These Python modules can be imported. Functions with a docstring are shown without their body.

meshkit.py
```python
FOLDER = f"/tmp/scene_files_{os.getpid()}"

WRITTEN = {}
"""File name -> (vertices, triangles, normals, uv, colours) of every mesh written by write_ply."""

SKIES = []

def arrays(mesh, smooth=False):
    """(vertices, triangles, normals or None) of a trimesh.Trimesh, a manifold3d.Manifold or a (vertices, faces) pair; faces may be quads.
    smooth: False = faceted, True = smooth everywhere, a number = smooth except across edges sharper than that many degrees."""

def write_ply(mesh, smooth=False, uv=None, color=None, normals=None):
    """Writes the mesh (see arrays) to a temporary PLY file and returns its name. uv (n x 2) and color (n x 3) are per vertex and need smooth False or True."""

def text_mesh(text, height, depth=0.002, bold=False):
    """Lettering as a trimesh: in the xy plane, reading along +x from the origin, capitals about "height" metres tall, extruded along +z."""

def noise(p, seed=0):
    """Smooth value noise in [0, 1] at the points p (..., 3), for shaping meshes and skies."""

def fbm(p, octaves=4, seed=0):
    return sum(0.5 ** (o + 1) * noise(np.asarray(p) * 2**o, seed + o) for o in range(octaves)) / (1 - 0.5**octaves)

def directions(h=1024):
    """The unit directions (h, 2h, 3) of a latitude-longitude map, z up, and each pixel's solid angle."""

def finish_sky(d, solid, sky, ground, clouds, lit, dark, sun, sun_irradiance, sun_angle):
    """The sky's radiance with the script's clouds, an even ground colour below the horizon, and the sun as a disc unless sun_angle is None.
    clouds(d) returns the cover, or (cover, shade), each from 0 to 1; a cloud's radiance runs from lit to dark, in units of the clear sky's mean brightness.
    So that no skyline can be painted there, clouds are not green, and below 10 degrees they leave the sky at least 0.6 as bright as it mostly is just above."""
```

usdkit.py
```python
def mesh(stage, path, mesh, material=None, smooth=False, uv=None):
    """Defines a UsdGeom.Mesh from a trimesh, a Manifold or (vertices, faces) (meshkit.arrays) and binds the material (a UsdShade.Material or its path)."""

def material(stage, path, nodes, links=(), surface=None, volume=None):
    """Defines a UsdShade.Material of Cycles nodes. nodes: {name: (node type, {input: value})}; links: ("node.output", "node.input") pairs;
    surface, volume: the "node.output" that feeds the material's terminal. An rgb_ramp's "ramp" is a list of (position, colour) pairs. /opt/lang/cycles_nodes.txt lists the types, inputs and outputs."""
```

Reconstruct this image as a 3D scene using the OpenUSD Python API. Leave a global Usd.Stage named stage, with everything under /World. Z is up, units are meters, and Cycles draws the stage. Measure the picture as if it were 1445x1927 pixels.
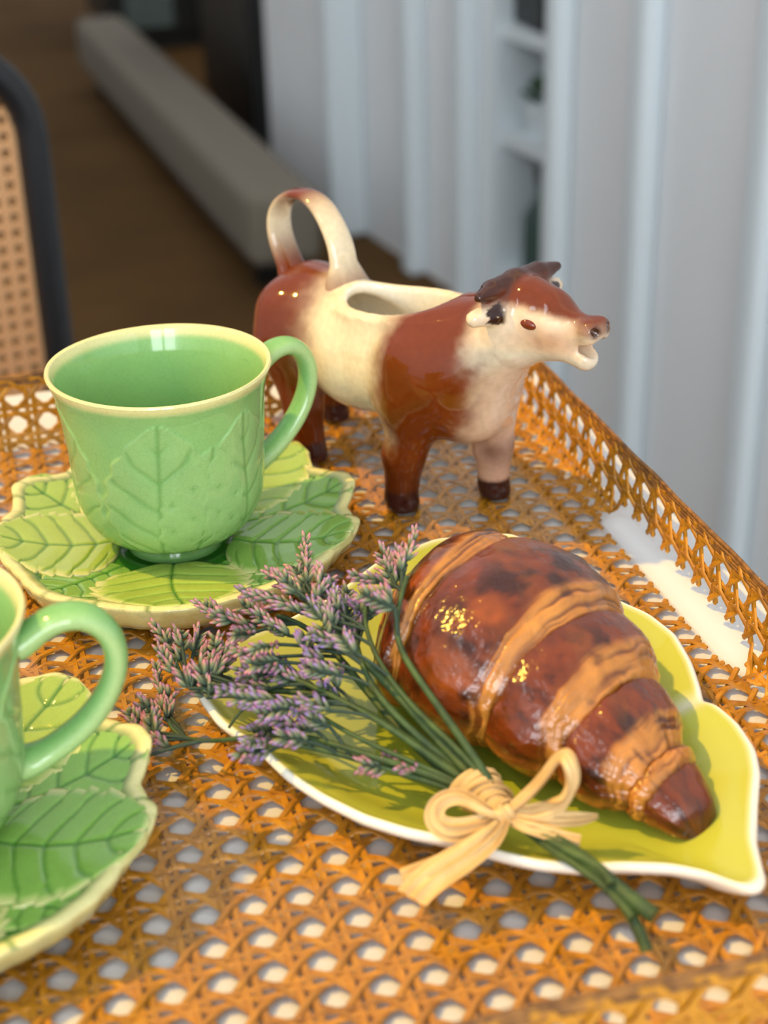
import math, random
import numpy as np, trimesh, shapely, shapely.affinity
from shapely.geometry import Polygon, LineString, box as sbox
import usdkit, meshkit
from pxr import Gf, Sdf, Usd, UsdGeom, UsdLux, UsdShade, Vt

stage = Usd.Stage.CreateInMemory()
UsdGeom.SetStageUpAxis(stage, 'Z'); UsdGeom.SetStageMetersPerUnit(stage, 1.0)
UsdGeom.Xform.Define(stage, '/World'); UsdGeom.Scope.Define(stage, '/World/Looks')
rng = np.random.default_rng(7); random.seed(7)

# ---------------------------------------------------------------- units: one cell of the cane webbing
C = 0.013            # metres in one cell
ZT = 0.7523          # height of the cane plane (table top is 0.75)
def wd(p):           # cell coordinates (x right, y away, z up from the cane) -> metres
    p = np.asarray(p, float); return p * C + np.array([0, 0, ZT])

# ---------------------------------------------------------------- camera
FPX, PITCH, YAW, ROLL, CH, CX0, CY0 = 2968.1, .4752, .2593, -.0274, 22.108, -3.668, -23.2525
_c, _s, _cp, _sp, _cr, _sr = math.cos(YAW), math.sin(YAW), math.cos(PITCH), math.sin(PITCH), math.cos(ROLL), math.sin(ROLL)
right0 = np.array([_c, -_s, 0]); away = np.array([_s, _c, 0]); upv = np.array([0, 0, 1.])
fwd = away * _cp - upv * _sp; up0 = away * _sp + upv * _cp
cam_r = _cr * right0 + _sr * up0; cam_u = -_sr * right0 + _cr * up0
CAM = np.array([CX0, CY0, CH])
cam = UsdGeom.Camera.Define(stage, '/World/camera')
cam_w = wd(CAM)
M = Gf.Matrix4d(*[float(x) for x in (*cam_r, 0, *cam_u, 0, *(-fwd), 0, *cam_w, 1)])
cam.AddTransformOp().Set(M)
cam.CreateFocalLengthAttr(50.0); cam.CreateHorizontalApertureAttr(50.0 * 1445 / FPX)
cam.CreateVerticalApertureAttr(50.0 * 1927 / FPX)
cam.CreateFStopAttr(8.6); cam.CreateFocusDistanceAttr(0.527)
cam.CreateClippingRangeAttr(Gf.Vec2f(0.02, 100))
cam.CreateExposureAttr(-0.2)

# ---------------------------------------------------------------- light: low warm sun from the left, blue-grey daylight, two window panes behind the viewer
def aim(prim, d, pos=(0, 0, 0)):
    d = np.array(d, float); d /= np.linalg.norm(d)
    z = -d; x = np.cross([0, 0, 1.], z); x /= np.linalg.norm(x); y = np.cross(z, x)
    UsdGeom.Xformable(prim).AddTransformOp().Set(Gf.Matrix4d(*[float(v) for v in (*x, 0, *y, 0, *z, 0, *pos, 1)]))
SUN_EL = math.radians(57)
sun = UsdLux.DistantLight.Define(stage, '/World/sun')
aim(sun, (.905 * math.cos(SUN_EL), -.425 * math.cos(SUN_EL), -math.sin(SUN_EL)))
sun.CreateAngleAttr(1.6); sun.CreateIntensityAttr(1650.0); sun.CreateColorAttr(Gf.Vec3f(1, .60, .09))
dome = UsdLux.DomeLight.Define(stage, '/World/daylight')
dome.CreateIntensityAttr(0.32); dome.CreateColorAttr(Gf.Vec3f(.95, .96, 1.0))
def window_light(name, pos, target, w, h, inten):
    l = UsdLux.RectLight.Define(stage, '/World/' + name)
    aim(l, np.array(target) - np.array(pos), pos)
    l.CreateWidthAttr(w); l.CreateHeightAttr(h); l.CreateIntensityAttr(inten); l.CreateColorAttr(Gf.Vec3f(.86, .94, 1.0)); l.CreateNormalizeAttr(False)
wc = np.array([-0.55, -2.6, 1.80]); wdir = np.array([.97, -.25, 0])
for k, sgn in enumerate((-1, 1)):
    p = wc + wdir * .36 * sgn
    window_light('window_pane_light' + ('' if k == 0 else '_001'), p, p + np.array([.25, .97, -.12]), .60, 1.5, 12.5)

l = UsdLux.RectLight.Define(stage, '/World/high_window_light')
aim(l, (1, .12, -.35), (-1.18, -.62, 2.62)); l.CreateWidthAttr(.62); l.CreateHeightAttr(.7); l.CreateIntensityAttr(7.0); l.CreateColorAttr(Gf.Vec3f(.86, .94, 1.0)); l.CreateNormalizeAttr(False)

# ---------------------------------------------------------------- helpers
def un(px, py, z=0.0):               # where the sight line of a photo point meets the height z (cells)
    a, b = px - 722.5, py - 963.5
    d = cam_r * a - cam_u * b + fwd * FPX
    t = (z - CH) / d[2]
    return np.array([CX0 + d[0] * t, CY0 + d[1] * t, z])
def unp(px, py, o, n):               # ... meets the plane through o with normal n (cells)
    d = cam_r * (px - 722.5) - cam_u * (py - 963.5) + fwd * FPX
    t = np.dot(np.asarray(o) - CAM, n) / np.dot(d, n)
    return CAM + d * t
used = {}
def numbered(parent, name):
    k = used.get((parent, name), 0); used[(parent, name)] = k + 1
    return f'{parent}/{name}' if k == 0 else f'{parent}/{name}_{k:03d}'
def tag(prim, label=None, cat=None, group=None, kind=None):
    for k, v in (('label', label), ('category', cat), ('group', group), ('kind', kind)):
        if v: prim.SetCustomDataByKey(k, v)
LOC = {}
def thing(name, label, cat, loc=(0, 0, 0), rotz=0.0, group=None, kind=None):
    path = numbered('/World', name); x = UsdGeom.Xform.Define(stage, path)
    x.AddTranslateOp().Set(Gf.Vec3d(*map(float, loc))); x.AddRotateZOp().Set(float(math.degrees(rotz)))
    tag(x.GetPrim(), label, cat, group, kind); LOC[path] = np.array(loc, float)
    return path
def dup(src, label, loc, rotz, group=None):
    name = src.split('/')[-1]; cat = stage.GetPrimAtPath(src).GetCustomDataByKey('category')
    path = numbered('/World', name); x = UsdGeom.Xform.Define(stage, path)
    x.GetPrim().GetReferences().AddInternalReference(src); x.GetPrim().SetInstanceable(True)
    x.ClearXformOpOrder()
    x.GetPrim().GetAttribute('xformOp:translate').Set(Gf.Vec3d(*map(float, loc)))
    x.GetPrim().GetAttribute('xformOp:rotateZ').Set(float(math.degrees(rotz)))
    x.GetPrim().GetAttribute('xformOpOrder').Set(['xformOp:translate', 'xformOp:rotateZ'])
    tag(x.GetPrim(), label, cat, group); return path
def part(parent, name, mesh, mat, smooth=True, tint=None, local=False, label=None, kind=None, offset=None):
    """one Mesh under parent; mesh in metres in the world (local: in the thing's own frame)"""
    path = numbered(parent, name)
    if isinstance(mesh, trimesh.Trimesh): v, f = np.array(mesh.vertices), np.array(mesh.faces)
    else: v, f = np.asarray(mesh[0], float), np.asarray(mesh[1], int)
    if not local:
        top = '/'.join(parent.split('/')[:3]); v = v - LOC.get(top, np.zeros(3))
    if tint is not None: smooth = True
    m = usdkit.mesh(stage, path, (v, f), mat, smooth=smooth)
    if tint is not None:
        UsdGeom.PrimvarsAPI(m).CreatePrimvar('tint', Sdf.ValueTypeNames.Color3fArray, 'vertex').Set(Vt.Vec3fArray.FromNumpy(np.clip(tint, 0, 1).astype(np.float32)))
    tag(m.GetPrim(), label, None, None, kind)
    return path
def single(name, mesh, mat, label, cat=None, kind=None, smooth=30, group=None):
    p = part('/World', name, mesh, mat, smooth=smooth); tag(stage.GetPrimAtPath(p), label, cat, group, kind); return p
def lin(r, g, b):
    x = np.array([r, g, b], float) / 255; return np.where(x < .04045, x / 12.92, ((x + .055) / 1.055) ** 2.4)
def merge(ms):
    V, F, n = [], [], 0
    for v, f in ms:
        f = np.asarray(f)
        if f.shape[1] == 4: f = np.vstack([f[:, [0, 1, 2]], f[:, [0, 2, 3]]])
        V.append(v); F.append(f + n); n += len(v)
    return np.vstack(V), np.vstack(F)
def tm(m): return np.array(m.vertices), np.array(m.faces)
def gridmesh(P, wrap_u=False, wrap_v=False, flip=False):
    nu, nv = P.shape[:2]; I = np.arange(nu * nv).reshape(nu, nv)
    if wrap_u: I = np.vstack([I, I[:1]])
    if wrap_v: I = np.hstack([I, I[:, :1]])
    a, b, c, d = I[:-1, :-1].ravel(), I[1:, :-1].ravel(), I[1:, 1:].ravel(), I[:-1, 1:].ravel()
    F = np.vstack([np.stack([a, b, c], 1), np.stack([a, c, d], 1)])
    return P.reshape(-1, 3), F[:, ::-1] if flip else F
def spline(pts, n):
    pts = np.asarray(pts, float); m = len(pts)
    from scipy.interpolate import CubicSpline
    t = np.r_[0, np.cumsum(np.linalg.norm(np.diff(pts, axis=0), axis=1) ** .5)]
    return CubicSpline(t / t[-1], pts)(np.linspace(0, 1, n))
def frames(P):
    T = np.gradient(P, axis=0); T /= np.linalg.norm(T, axis=1, keepdims=True)
    N = np.zeros_like(P); a = np.array([0, 0, 1.]) if abs(T[0][2]) < .9 else np.array([1., 0, 0])
    n = a - T[0] * (a @ T[0]); N[0] = n / np.linalg.norm(n)
    for k in range(1, len(P)):
        n = N[k - 1] - T[k] * (N[k - 1] @ T[k]); N[k] = n / np.linalg.norm(n)
    return T, N, np.cross(T, N)
def tube(P, r, n=8, caps=True, flat=None):
    P = np.asarray(P, float); r = np.broadcast_to(np.asarray(r, float), (len(P),)); T, N, B = frames(P)
    a = np.arange(n) / n * 2 * np.pi
    R = P[:, None] + r[:, None, None] * (np.cos(a)[None, :, None] * N[:, None] + np.sin(a)[None, :, None] * B[:, None])
    v, f = gridmesh(R, wrap_v=True)
    if caps:
        k = len(v); v = np.vstack([v, P[:1], P[-1:]]); L = (len(P) - 1) * n
        f = np.vstack([f, [[k, (i + 1) % n, i] for i in range(n)], [[k + 1, L + i, L + (i + 1) % n] for i in range(n)]])
    return v, f[:, ::-1]
def boxm(lo, hi, bevel=0.0):
    lo, hi = np.array(lo, float), np.array(hi, float)
    if bevel <= 0:
        m = trimesh.creation.box(hi - lo); m.apply_translation((lo + hi) / 2); return tm(m)
    import manifold3d as m3
    pts = [[(lo[0] + bevel if i else hi[0] - bevel), (lo[1] + bevel if j else hi[1] - bevel), (lo[2] + bevel if k else hi[2] - bevel)] for i in (0, 1) for j in (0, 1) for k in (0, 1)]
    s = trimesh.creation.icosphere(1, bevel); V = np.vstack([s.vertices + np.array(p) for p in pts])
    h = trimesh.convex.convex_hull(V); return tm(h)
def sstep(a, b, x):
    t = np.clip((x - a) / (b - a), 0, 1); return t * t * (3 - 2 * t)
def mixc(a, b, t): return np.asarray(a) * (1 - t[..., None]) + np.asarray(b) * t[..., None]
def snet(f, lo, hi, h):
    """surface of f = 0 on a regular grid"""
    ax = [np.arange(lo[k], hi[k] + h, h) for k in range(3)]
    G = np.stack(np.meshgrid(*ax, indexing='ij'), -1); F = f(G); S = F < 0
    n = np.array(F.shape); cs = tuple(n - 1); acc = np.zeros(cs + (3,)); cnt = np.zeros(cs)
    sl = lambda o: tuple(slice(o[k], o[k] + cs[k]) for k in range(3))
    E = np.eye(3, dtype=int)
    for a in range(3):
        b, c = [k for k in range(3) if k != a]
        for ob in (0, 1):
            for oc in (0, 1):
                o = ob * E[b] + oc * E[c]; F0, F1 = F[sl(o)], F[sl(o + E[a])]; x = (F0 < 0) != (F1 < 0)
                t = np.where(x, F0 / np.where(x, F0 - F1, 1), 0)
                p = np.broadcast_to(o.astype(float), cs + (3,)).copy(); p[..., a] += t
                acc += np.where(x[..., None], p, 0); cnt += x
    act = cnt > 0; idx = np.full(cs, -1); idx[act] = np.arange(act.sum())
    base = np.stack(np.nonzero(act), 1); V = (base + acc[act] / cnt[act][:, None]) * h + np.array(lo)
    Fs = []
    for a in range(3):
        b, c = (a + 1) % 3, (a + 2) % 3
        q = [slice(1, -1)] * 3; q[a] = slice(0, -1); q2 = [slice(1, -1)] * 3; q2[a] = slice(1, None)
        s0, s1 = S[tuple(q)], S[tuple(q2)]; X = np.stack(np.nonzero(s0 != s1), 1); pos = s0[s0 != s1]
        off = np.ones(3, int); off[a] = 0; X = X + off
        i = lambda d: idx[tuple((X + d).T)]
        Q = np.stack([i(-E[b] - E[c]), i(-E[c]), i(0 * E[a]), i(-E[b])], 1)
        Q[~pos] = Q[~pos][:, ::-1]; Fs.append(Q)
    Q = np.vstack(Fs); Q = Q[(Q >= 0).all(1)]
    return V, np.vstack([Q[:, [0, 1, 2]], Q[:, [0, 2, 3]]])
def smin(a, b, k):
    h = np.clip(.5 + .5 * (b - a) / k, 0, 1); return b * (1 - h) + a * h - k * h * (1 - h)
def smax(a, b, k): return -smin(-a, -b, k)
def cone(p, A, B, ra, rb):
    A, B = np.array(A, float), np.array(B, float); d = B - A
    t = np.clip(((p - A) @ d) / (d @ d), 0, 1)
    return np.linalg.norm(p - A - t[..., None] * d, axis=-1) - (ra + (rb - ra) * t)

# ---------------------------------------------------------------- materials
LK = '/World/Looks/'
def plain(name, col, rough=.5, **kw):
    return usdkit.material(stage, LK + name, {'p': ('principled_bsdf', {'base_color': tuple(col), 'roughness': rough, **kw})}, [], surface='p.BSDF')
def noisy(name, c1, c2, scale, rough=.5, bump=0.0, stretch=(1, 1, 1), detail=3, bscale=None, rand=0.0, **kw):
    n = {'g': ('texture_coordinate', {}), 'mp': ('mapping', {'scale': stretch}), 'n': ('noise_texture', {'scale': scale, 'detail': detail}),
         'r': ('rgb_ramp', {'ramp': [(.3, c1), (.7, c2)]}), 'p': ('principled_bsdf', {'roughness': rough, **kw})}
    l = [('g.object', 'mp.vector'), ('mp.vector', 'n.vector'), ('n.fac', 'r.fac')]
    col = 'r.color'
    if rand:
        n['oi'] = ('object_info', {}); n['mr'] = ('map_range', {'to_min': 1 - rand, 'to_max': 1 + rand}); n['hs'] = ('hsv', {})
        l += [('oi.random', 'mr.value'), ('mr.result', 'hs.value'), ('r.color', 'hs.color')]; col = 'hs.color'
    l.append((col, 'p.base_color'))
    if bump:
        n['n2'] = ('noise_texture', {'scale': bscale or scale, 'detail': 3}); n['b'] = ('bump', {'strength': bump, 'distance': .001})
        l += [('mp.vector', 'n2.vector'), ('n2.fac', 'b.height'), ('b.normal', 'p.normal')]
    return usdkit.material(stage, LK + name, n, l, surface='p.BSDF')
def tinted(name, rough, bump=0.0, bscale=100, var=0.0, vscale=60, crackle=0.0, **kw):
    """colour from the mesh's own 'tint' (glaze, crust, petal colours), with fine variation"""
    n = {'a': ('attribute', {'attribute': 'tint'}), 'g': ('texture_coordinate', {}), 'p': ('principled_bsdf', {'roughness': rough, **kw})}
    l = []; col = 'a.color'
    if var:
        n['n'] = ('noise_texture', {'scale': vscale, 'detail': 4}); n['mr'] = ('map_range', {'from_min': .25, 'from_max': .75, 'to_min': 1 - var, 'to_max': 1 + var}); n['hs'] = ('hsv', {})
        l += [('g.object', 'n.vector'), ('n.fac', 'mr.value'), ('mr.result', 'hs.value'), (col, 'hs.color')]; col = 'hs.color'
    if crackle:
        n['v'] = ('voronoi_texture', {'feature': 'distance_to_edge', 'scale': 420}); n['cr'] = ('map_range', {'from_min': 0, 'from_max': .06, 'to_min': 1 - crackle, 'to_max': 1, 'clamp': True}); n['h2'] = ('hsv', {})
        l += [('g.object', 'v.vector'), ('v.distance', 'cr.value'), ('cr.result', 'h2.value'), (col, 'h2.color')]; col = 'h2.color'
    l.append((col, 'p.base_color'))
    if bump:
        n['n2'] = ('noise_texture', {'scale': bscale, 'detail': 3}); n['b'] = ('bump', {'strength': bump, 'distance': .0006})
        l += [('g.object', 'n2.vector'), ('n2.fac', 'b.height'), ('b.normal', 'p.normal')]
    return usdkit.material(stage, LK + name, n, l, surface='p.BSDF')
m_cane = noisy('cane', lin(160, 104, 10), lin(190, 130, 22), 260, .42, .25, (1, 1, 1), rand=.26)
m_rim = noisy('cane_rim', lin(88, 54, 20), lin(158, 106, 44), 240, .6, .8, (1, 1, 1), rand=.2)
m_table = noisy('white_laminate', (.665, .655, .65), (.69, .68, .675), 9, .45)
m_glaze = tinted('green_glaze', .09, crackle=.10, var=.05, vscale=70, specular_ior_level=.5)
m_plate = tinted('lime_glaze', .13, bump=.05, bscale=40)
m_cow = tinted('cow_glaze', .07, var=.10, vscale=380)
m_crust = tinted('croissant_crust', .17, bump=1.0, bscale=300, var=.28, vscale=130, coat_weight=.25, coat_roughness=.12)
m_flower = tinted('dried_flower', .75)
m_stem = noisy('green_stem', lin(36, 58, 30), lin(68, 92, 44), 180, .6, .3, (1, 1, 1))
m_raffia = noisy('raffia', lin(196, 158, 100), lin(222, 188, 132), 110, .65, .35, (1, 1, 1), rand=.05)
m_floor = noisy('brown_floor', lin(82, 58, 27), lin(100, 72, 36), 3, .85, specular_ior_level=.15)
m_wall = noisy('painted_wall', lin(238, 242, 244), lin(243, 246, 248), 4, .6)
m_trim = plain('white_trim_paint', lin(226, 236, 240), .4)
m_dark = plain('black_lacquer', lin(22, 22, 20), .4)
m_sofa = noisy('taupe_fabric', lin(122, 114, 100), lin(132, 124, 109), 300, .9)
m_black = plain('black_tube', lin(22, 24, 28), .35)
def glass_pane(name):
    return usdkit.material(stage, LK + name, {'t': ('transparent_bsdf', {'color': (.985, .985, .98)}), 'g': ('glossy_bsdf', {'roughness': .06, 'color': (.9, .9, .9)}), 'f': ('layer_weight', {'blend': .5}), 'pw': ('math', {'math_type': 'power', 'value2': 4.0}), 'mx': ('math', {'math_type': 'multiply_add', 'value2': .7, 'value3': .022}), 'm': ('mix_closure', {})},
                           [('f.facing', 'pw.value1'), ('pw.value', 'mx.value1'), ('mx.value', 'm.fac'), ('t.BSDF', 'm.closure1'), ('g.BSDF', 'm.closure2')], surface='m.closure')
m_acryl = glass_pane('clear_acrylic')

# ================================================================ the room
single('floor', boxm((-7, -6, -.05), (6, 9, 0)), m_floor, 'dark brown wooden floor beyond the table', kind='structure', smooth=False)
WN = np.array([1, .1485, 0]); WN = WN / np.linalg.norm(WN); WT = np.array([-.1485, 1, 0]); WT /= np.linalg.norm(WT)
WO = np.array([.86, 2.5, 0])
def wallpt(px, py):
    p = wd(unp(px, py, (WO - np.array([0, 0, ZT])) / C, WN)); return float((p - WO) @ WT), float(p[2])
def wallbox(t0, t1, d0, d1, z0, z1, bevel=0):
    """a box along the right wall: t along it, d out into the room"""
    v, f = boxm((t0, d0, z0), (t1, d1, z1), bevel); return v[:, :1] * WT - v[:, 1:2] * WN + v[:, 2:] * np.array([0, 0, 1.]) + WO, f[:, ::-1] if False else f
T_END = wallpt(512, 300)[0]
N0, N1 = wallpt(1042, 250)[0], wallpt(918, 250)[0]
tl = [(N1, T_END)]
single('wall_right', merge([wallbox(a, b, -.12, 0, 0, 2.6) for a, b in tl] + [wallbox(N0, N1, -.5, -.46, 0, 2.6)]), m_wall, 'pale grey painted wall behind the tray', kind='structure', smooth=False)
WN2, WT2, WO2 = np.array([1., 0, 0]), np.array([0, 1., 0]), np.array([.84, 1.95, 0])
def nearbox(t0, t1, d0, d1, z0, z1, bevel=0):
    v, f = boxm((-d1, t0, z0), (-d0, t1, z1), bevel); return v + WO2, f
def nearpt(px, py): p = wd(unp(px, py, (WO2 - np.array([0, 0, ZT])) / C, WN2)); return float(p[1] - WO2[1])
single('wall_near', nearbox(-6, 0, -.16, 0, 0, 2.6), m_wall, 'pale grey panel wall directly beyond the tray', kind='structure', smooth=False)
for k, (xa, w, far, lab) in enumerate([(690, 70, 1, 'broad white batten at the far end of the pale wall, above the bench'), (805, 40, 1, 'slim white batten midway along the far stretch of pale wall'), (905, 42, 1, 'white batten along the left side of the open shelf'),
                                     (1080, 44, 0, "white batten directly behind the cow's horns"), (1246, 48, 0, "white batten to the right of the cow's muzzle"), (1484, 46, 0, 'white batten cut by the right edge of the photo')]):
    if far: t, z = wallpt(xa, 300); q = WO + WT * t
    else: t = nearpt(xa, 300); q = WO2 + WT2 * t
    dist = np.linalg.norm(q - np.array([cam_w[0], cam_w[1], 0])); dep = w * dist / FPX * 1.02
    single(f'trim_{k + 1}', (wallbox if far else nearbox)(t, t + .05, 0, dep, 0, 2.6, .012), m_trim, lab, kind='structure', smooth=30)
single('wall_back', boxm((-7, 8.9, 0), (6, 9, 2.8)), m_wall, 'far wall of the room', kind='structure', smooth=False)

# the wall on the left has a tall window opening that lets the low sun onto the table
lw = []
for y0, y1, z0, z1 in ((-3.5, .1, 0, 5.5), (1.75, 9, 0, 5.5), (.1, 1.75, 0, 1.7), (.1, 1.75, 3.45, 5.5)): lw.append(boxm((-1.35, y0, z0), (-1.2, y1, z1)))
single('wall_left', merge(lw), m_wall, 'pale wall with the window opening on the left', kind='structure', smooth=False)

# white open shelf let into the wall, with a few things on it
sh = thing('wall_shelf', 'white open shelf set into the pale wall', 'shelf', tuple(WO + WT * (N0 + N1) / 2))
m_niche = plain('pale_blue_paint', lin(206, 224, 236), .5)
part(sh, 'side_panel', wallbox(N0, N0 + .03, -.46, 0, 0, 2.6), m_trim, smooth=False); part(sh, 'side_panel', wallbox(N1 - .03, N1, -.46, 0, 0, 2.6), m_trim, smooth=False)
part(sh, 'back_panel', wallbox(N0, N1, -.46, -.445, 0, 2.6), m_niche, smooth=False)
zs = [.10, wallpt(985, 560)[1], wallpt(985, 268)[1], wallpt(985, 60)[1]]
for z in zs: part(sh, 'shelf_board', wallbox(N0 + .03, N1 - .03, -.445, -.01, z - .025, z), m_trim, smooth=False)
tm_ = (N0 + N1) / 2
def at_shelf(z, dt=(N1 - N0) / 2 - .10, d=-.06): return WO + WT * (tm_ + dt) - WN * d + np.array([0, 0, z])
def lathe(prof, n=32, c=(0, 0, 0)):
    prof = np.asarray(prof, float); a = np.arange(n) / n * 2 * np.pi
    P = np.stack([prof[:, None, 0] * np.cos(a), prof[:, None, 0] * np.sin(a), np.broadcast_to(prof[:, None, 1], (len(prof), n))], -1)
    v, f = gridmesh(P, wrap_v=True); return v + np.array(c), f[:, ::-1]
o = at_shelf(zs[2]); pl = thing('potted_plant', 'small green plant in a white pot on the middle shelf', 'plant', o)
part(pl, 'pot', lathe([(0, 0), (.03, 0), (.038, .06), (.033, .06), (.03, .05), (0, .05)], c=o), m_trim)
lv = []
for k in range(26):
    a, e = rng.uniform(0, 6.28), rng.uniform(.3, 1.3); d = np.array([math.cos(a) * math.cos(e), math.sin(a) * math.cos(e), math.sin(e)])
    s = trimesh.creation.icosphere(1, 1.0); v = np.array(s.vertices) * [.016, .010, .003]; s.vertices = v
    R = trimesh.geometry.align_vectors([1, 0, 0], d); s.apply_transform(R); lv.append((np.array(s.vertices) + o + [0, 0, .055] + d * .035, np.array(s.faces)))
part(pl, 'leaves', merge(lv), plain('plant_leaf', lin(66, 96, 66), .6))
o = at_shelf(zs[1]); part_b = thing('green_bottle', 'dark green bottle standing on the low shelf', 'bottle', o)
part(part_b, 'body', lathe([(0, 0), (.034, 0), (.036, .02), (.036, .13), (.013, .17), (.013, .21), (0, .21)], c=o), plain('bottle_green', lin(70, 92, 86), .2))
part(part_b, 'cap', lathe([(.0145, .195), (.0145, .222), (0, .222)], c=o), m_dark)
o = at_shelf(zs[3], (N1 - N0) / 2 - .11, -.08); bx = thing('black_box', 'black lidded box on the top shelf', 'box', o)
v, f = boxm((-.06, -.07, 0), (.06, .07, .13), .006); part(bx, 'body', (v + o, f), m_dark, smooth=30)
v, f = boxm((-.063, -.073, .131), (.063, .073, .16), .006); part(bx, 'lid', (v + o, f), m_dark, smooth=30)

# long low taupe bench beside the wall
bd = np.array([-.0564, 1, 0]); bd /= np.linalg.norm(bd); bn = np.array([bd[1], -bd[0], 0]); bo = np.array([.466, 2.58, 0])
def benchbox(t0, t1, d0, d1, z0, z1, bevel=0):
    v, f = boxm((t0, d0, z0), (t1, d1, z1), bevel); return v[:, :1] * bd + v[:, 1:2] * bn + v[:, 2:] * np.array([0, 0, 1.]) + bo, f
bench = thing('bench', 'long low taupe upholstered bench beside the wall', 'bench', tuple(bo))
part(bench, 'seat_cushion', benchbox(0, 2.1, .0, .15, .065, .215, .03), m_sofa, smooth=60)
part(bench, 'base_frame', benchbox(.06, 2.04, .03, .13, .03, .064, .004), m_dark, smooth=30)
for t in (.12, 1.98):
    for d in (.05, .11): part(bench, 'leg', benchbox(t - .015, t + .015, d - .015, d + .015, 0, .0295, .002), m_dark, smooth=30)

# black cabinet beyond the bench with a grey-green door
cb = thing('cabinet', 'black cabinet standing between the bench and the pale wall', 'cabinet', (.78, 3.95, 0))
part(cb, 'body', boxm((.68, 3.62, .04), (1.25, 4.35, 1.5), .01), m_dark, smooth=30)
part(cb, 'plinth', boxm((.70, 3.66, 0), (1.22, 4.32, .039)), m_dark, smooth=False)
cb2 = thing('wardrobe', 'tall black wardrobe beyond the far end of the bench', 'wardrobe', (.55, 5.6, 0))
part(cb2, 'body', boxm((.50, 5.2, .05), (1.5, 5.9, 2.0), .01), m_dark, smooth=30)
part(cb2, 'door', boxm((.56, 5.165, .08), (.72, 5.198, 1.95), .004), plain('grey_green_paint', lin(84, 96, 90), .6), smooth=30, label='narrow grey-green door')
part(cb2, 'plinth', boxm((.54, 5.23, 0), (1.46, 5.87, .049)), m_dark, smooth=False)

# ================================================================ white table under the tray
X0, X1, Y0, Y1 = -20.0, 14.0, -4.7, 27.1      # tray walls, in cells
tb = thing('dining_table', 'white dining table under the cane tray', 'table', (-.1, .1, 0))
part(tb, 'tabletop', boxm((-.75, -.55, .72), ((X1 + 2.0) * C, (Y1 + 5.0) * C, .75), .004), m_table, smooth=30)
for sx in (-.70, (X1 - 3) * C):
    for sy in (-.5, (Y1 + 1.6) * C):
        part(tb, 'leg', boxm((sx, sy, 0), (sx + .045, sy + .045, .7195), .003), m_table, smooth=30)

# ================================================================ cane tray: floor, upright walls, handle slots, clear acrylic skin
tray = thing('cane_tray', 'rectangular woven cane tray with upright sides and cut-out handles', 'tray', tuple(wd([(X0 + X1) / 2, (Y0 + Y1) / 2, -.12])))
RB, HW = .5, 2.45                        # bend radius, wall height
ARC = RB * math.pi / 2
U0, U1, V0, V1 = X0 + RB, X1 - RB, Y0 + RB, Y1 - RB      # where the floor starts to bend
EXT = ARC + HW - RB
def fold1(u, lo, hi):                    # unfolded coordinate -> (plan coordinate, height)
    x = np.clip(u, lo, hi); o = np.maximum(u - hi, 0) - np.maximum(lo - u, 0); a = np.minimum(np.abs(o), ARC) / RB
    rest = np.maximum(np.abs(o) - ARC, 0)
    return x + np.sign(o) * (RB * np.sin(a)), RB * (1 - np.cos(a)) + rest
def fold(u, v):
    x, zx = fold1(u, U0, U1); y, zy = fold1(v, V0, V1); return np.stack([x, y, zx + zy], -1)
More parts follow.
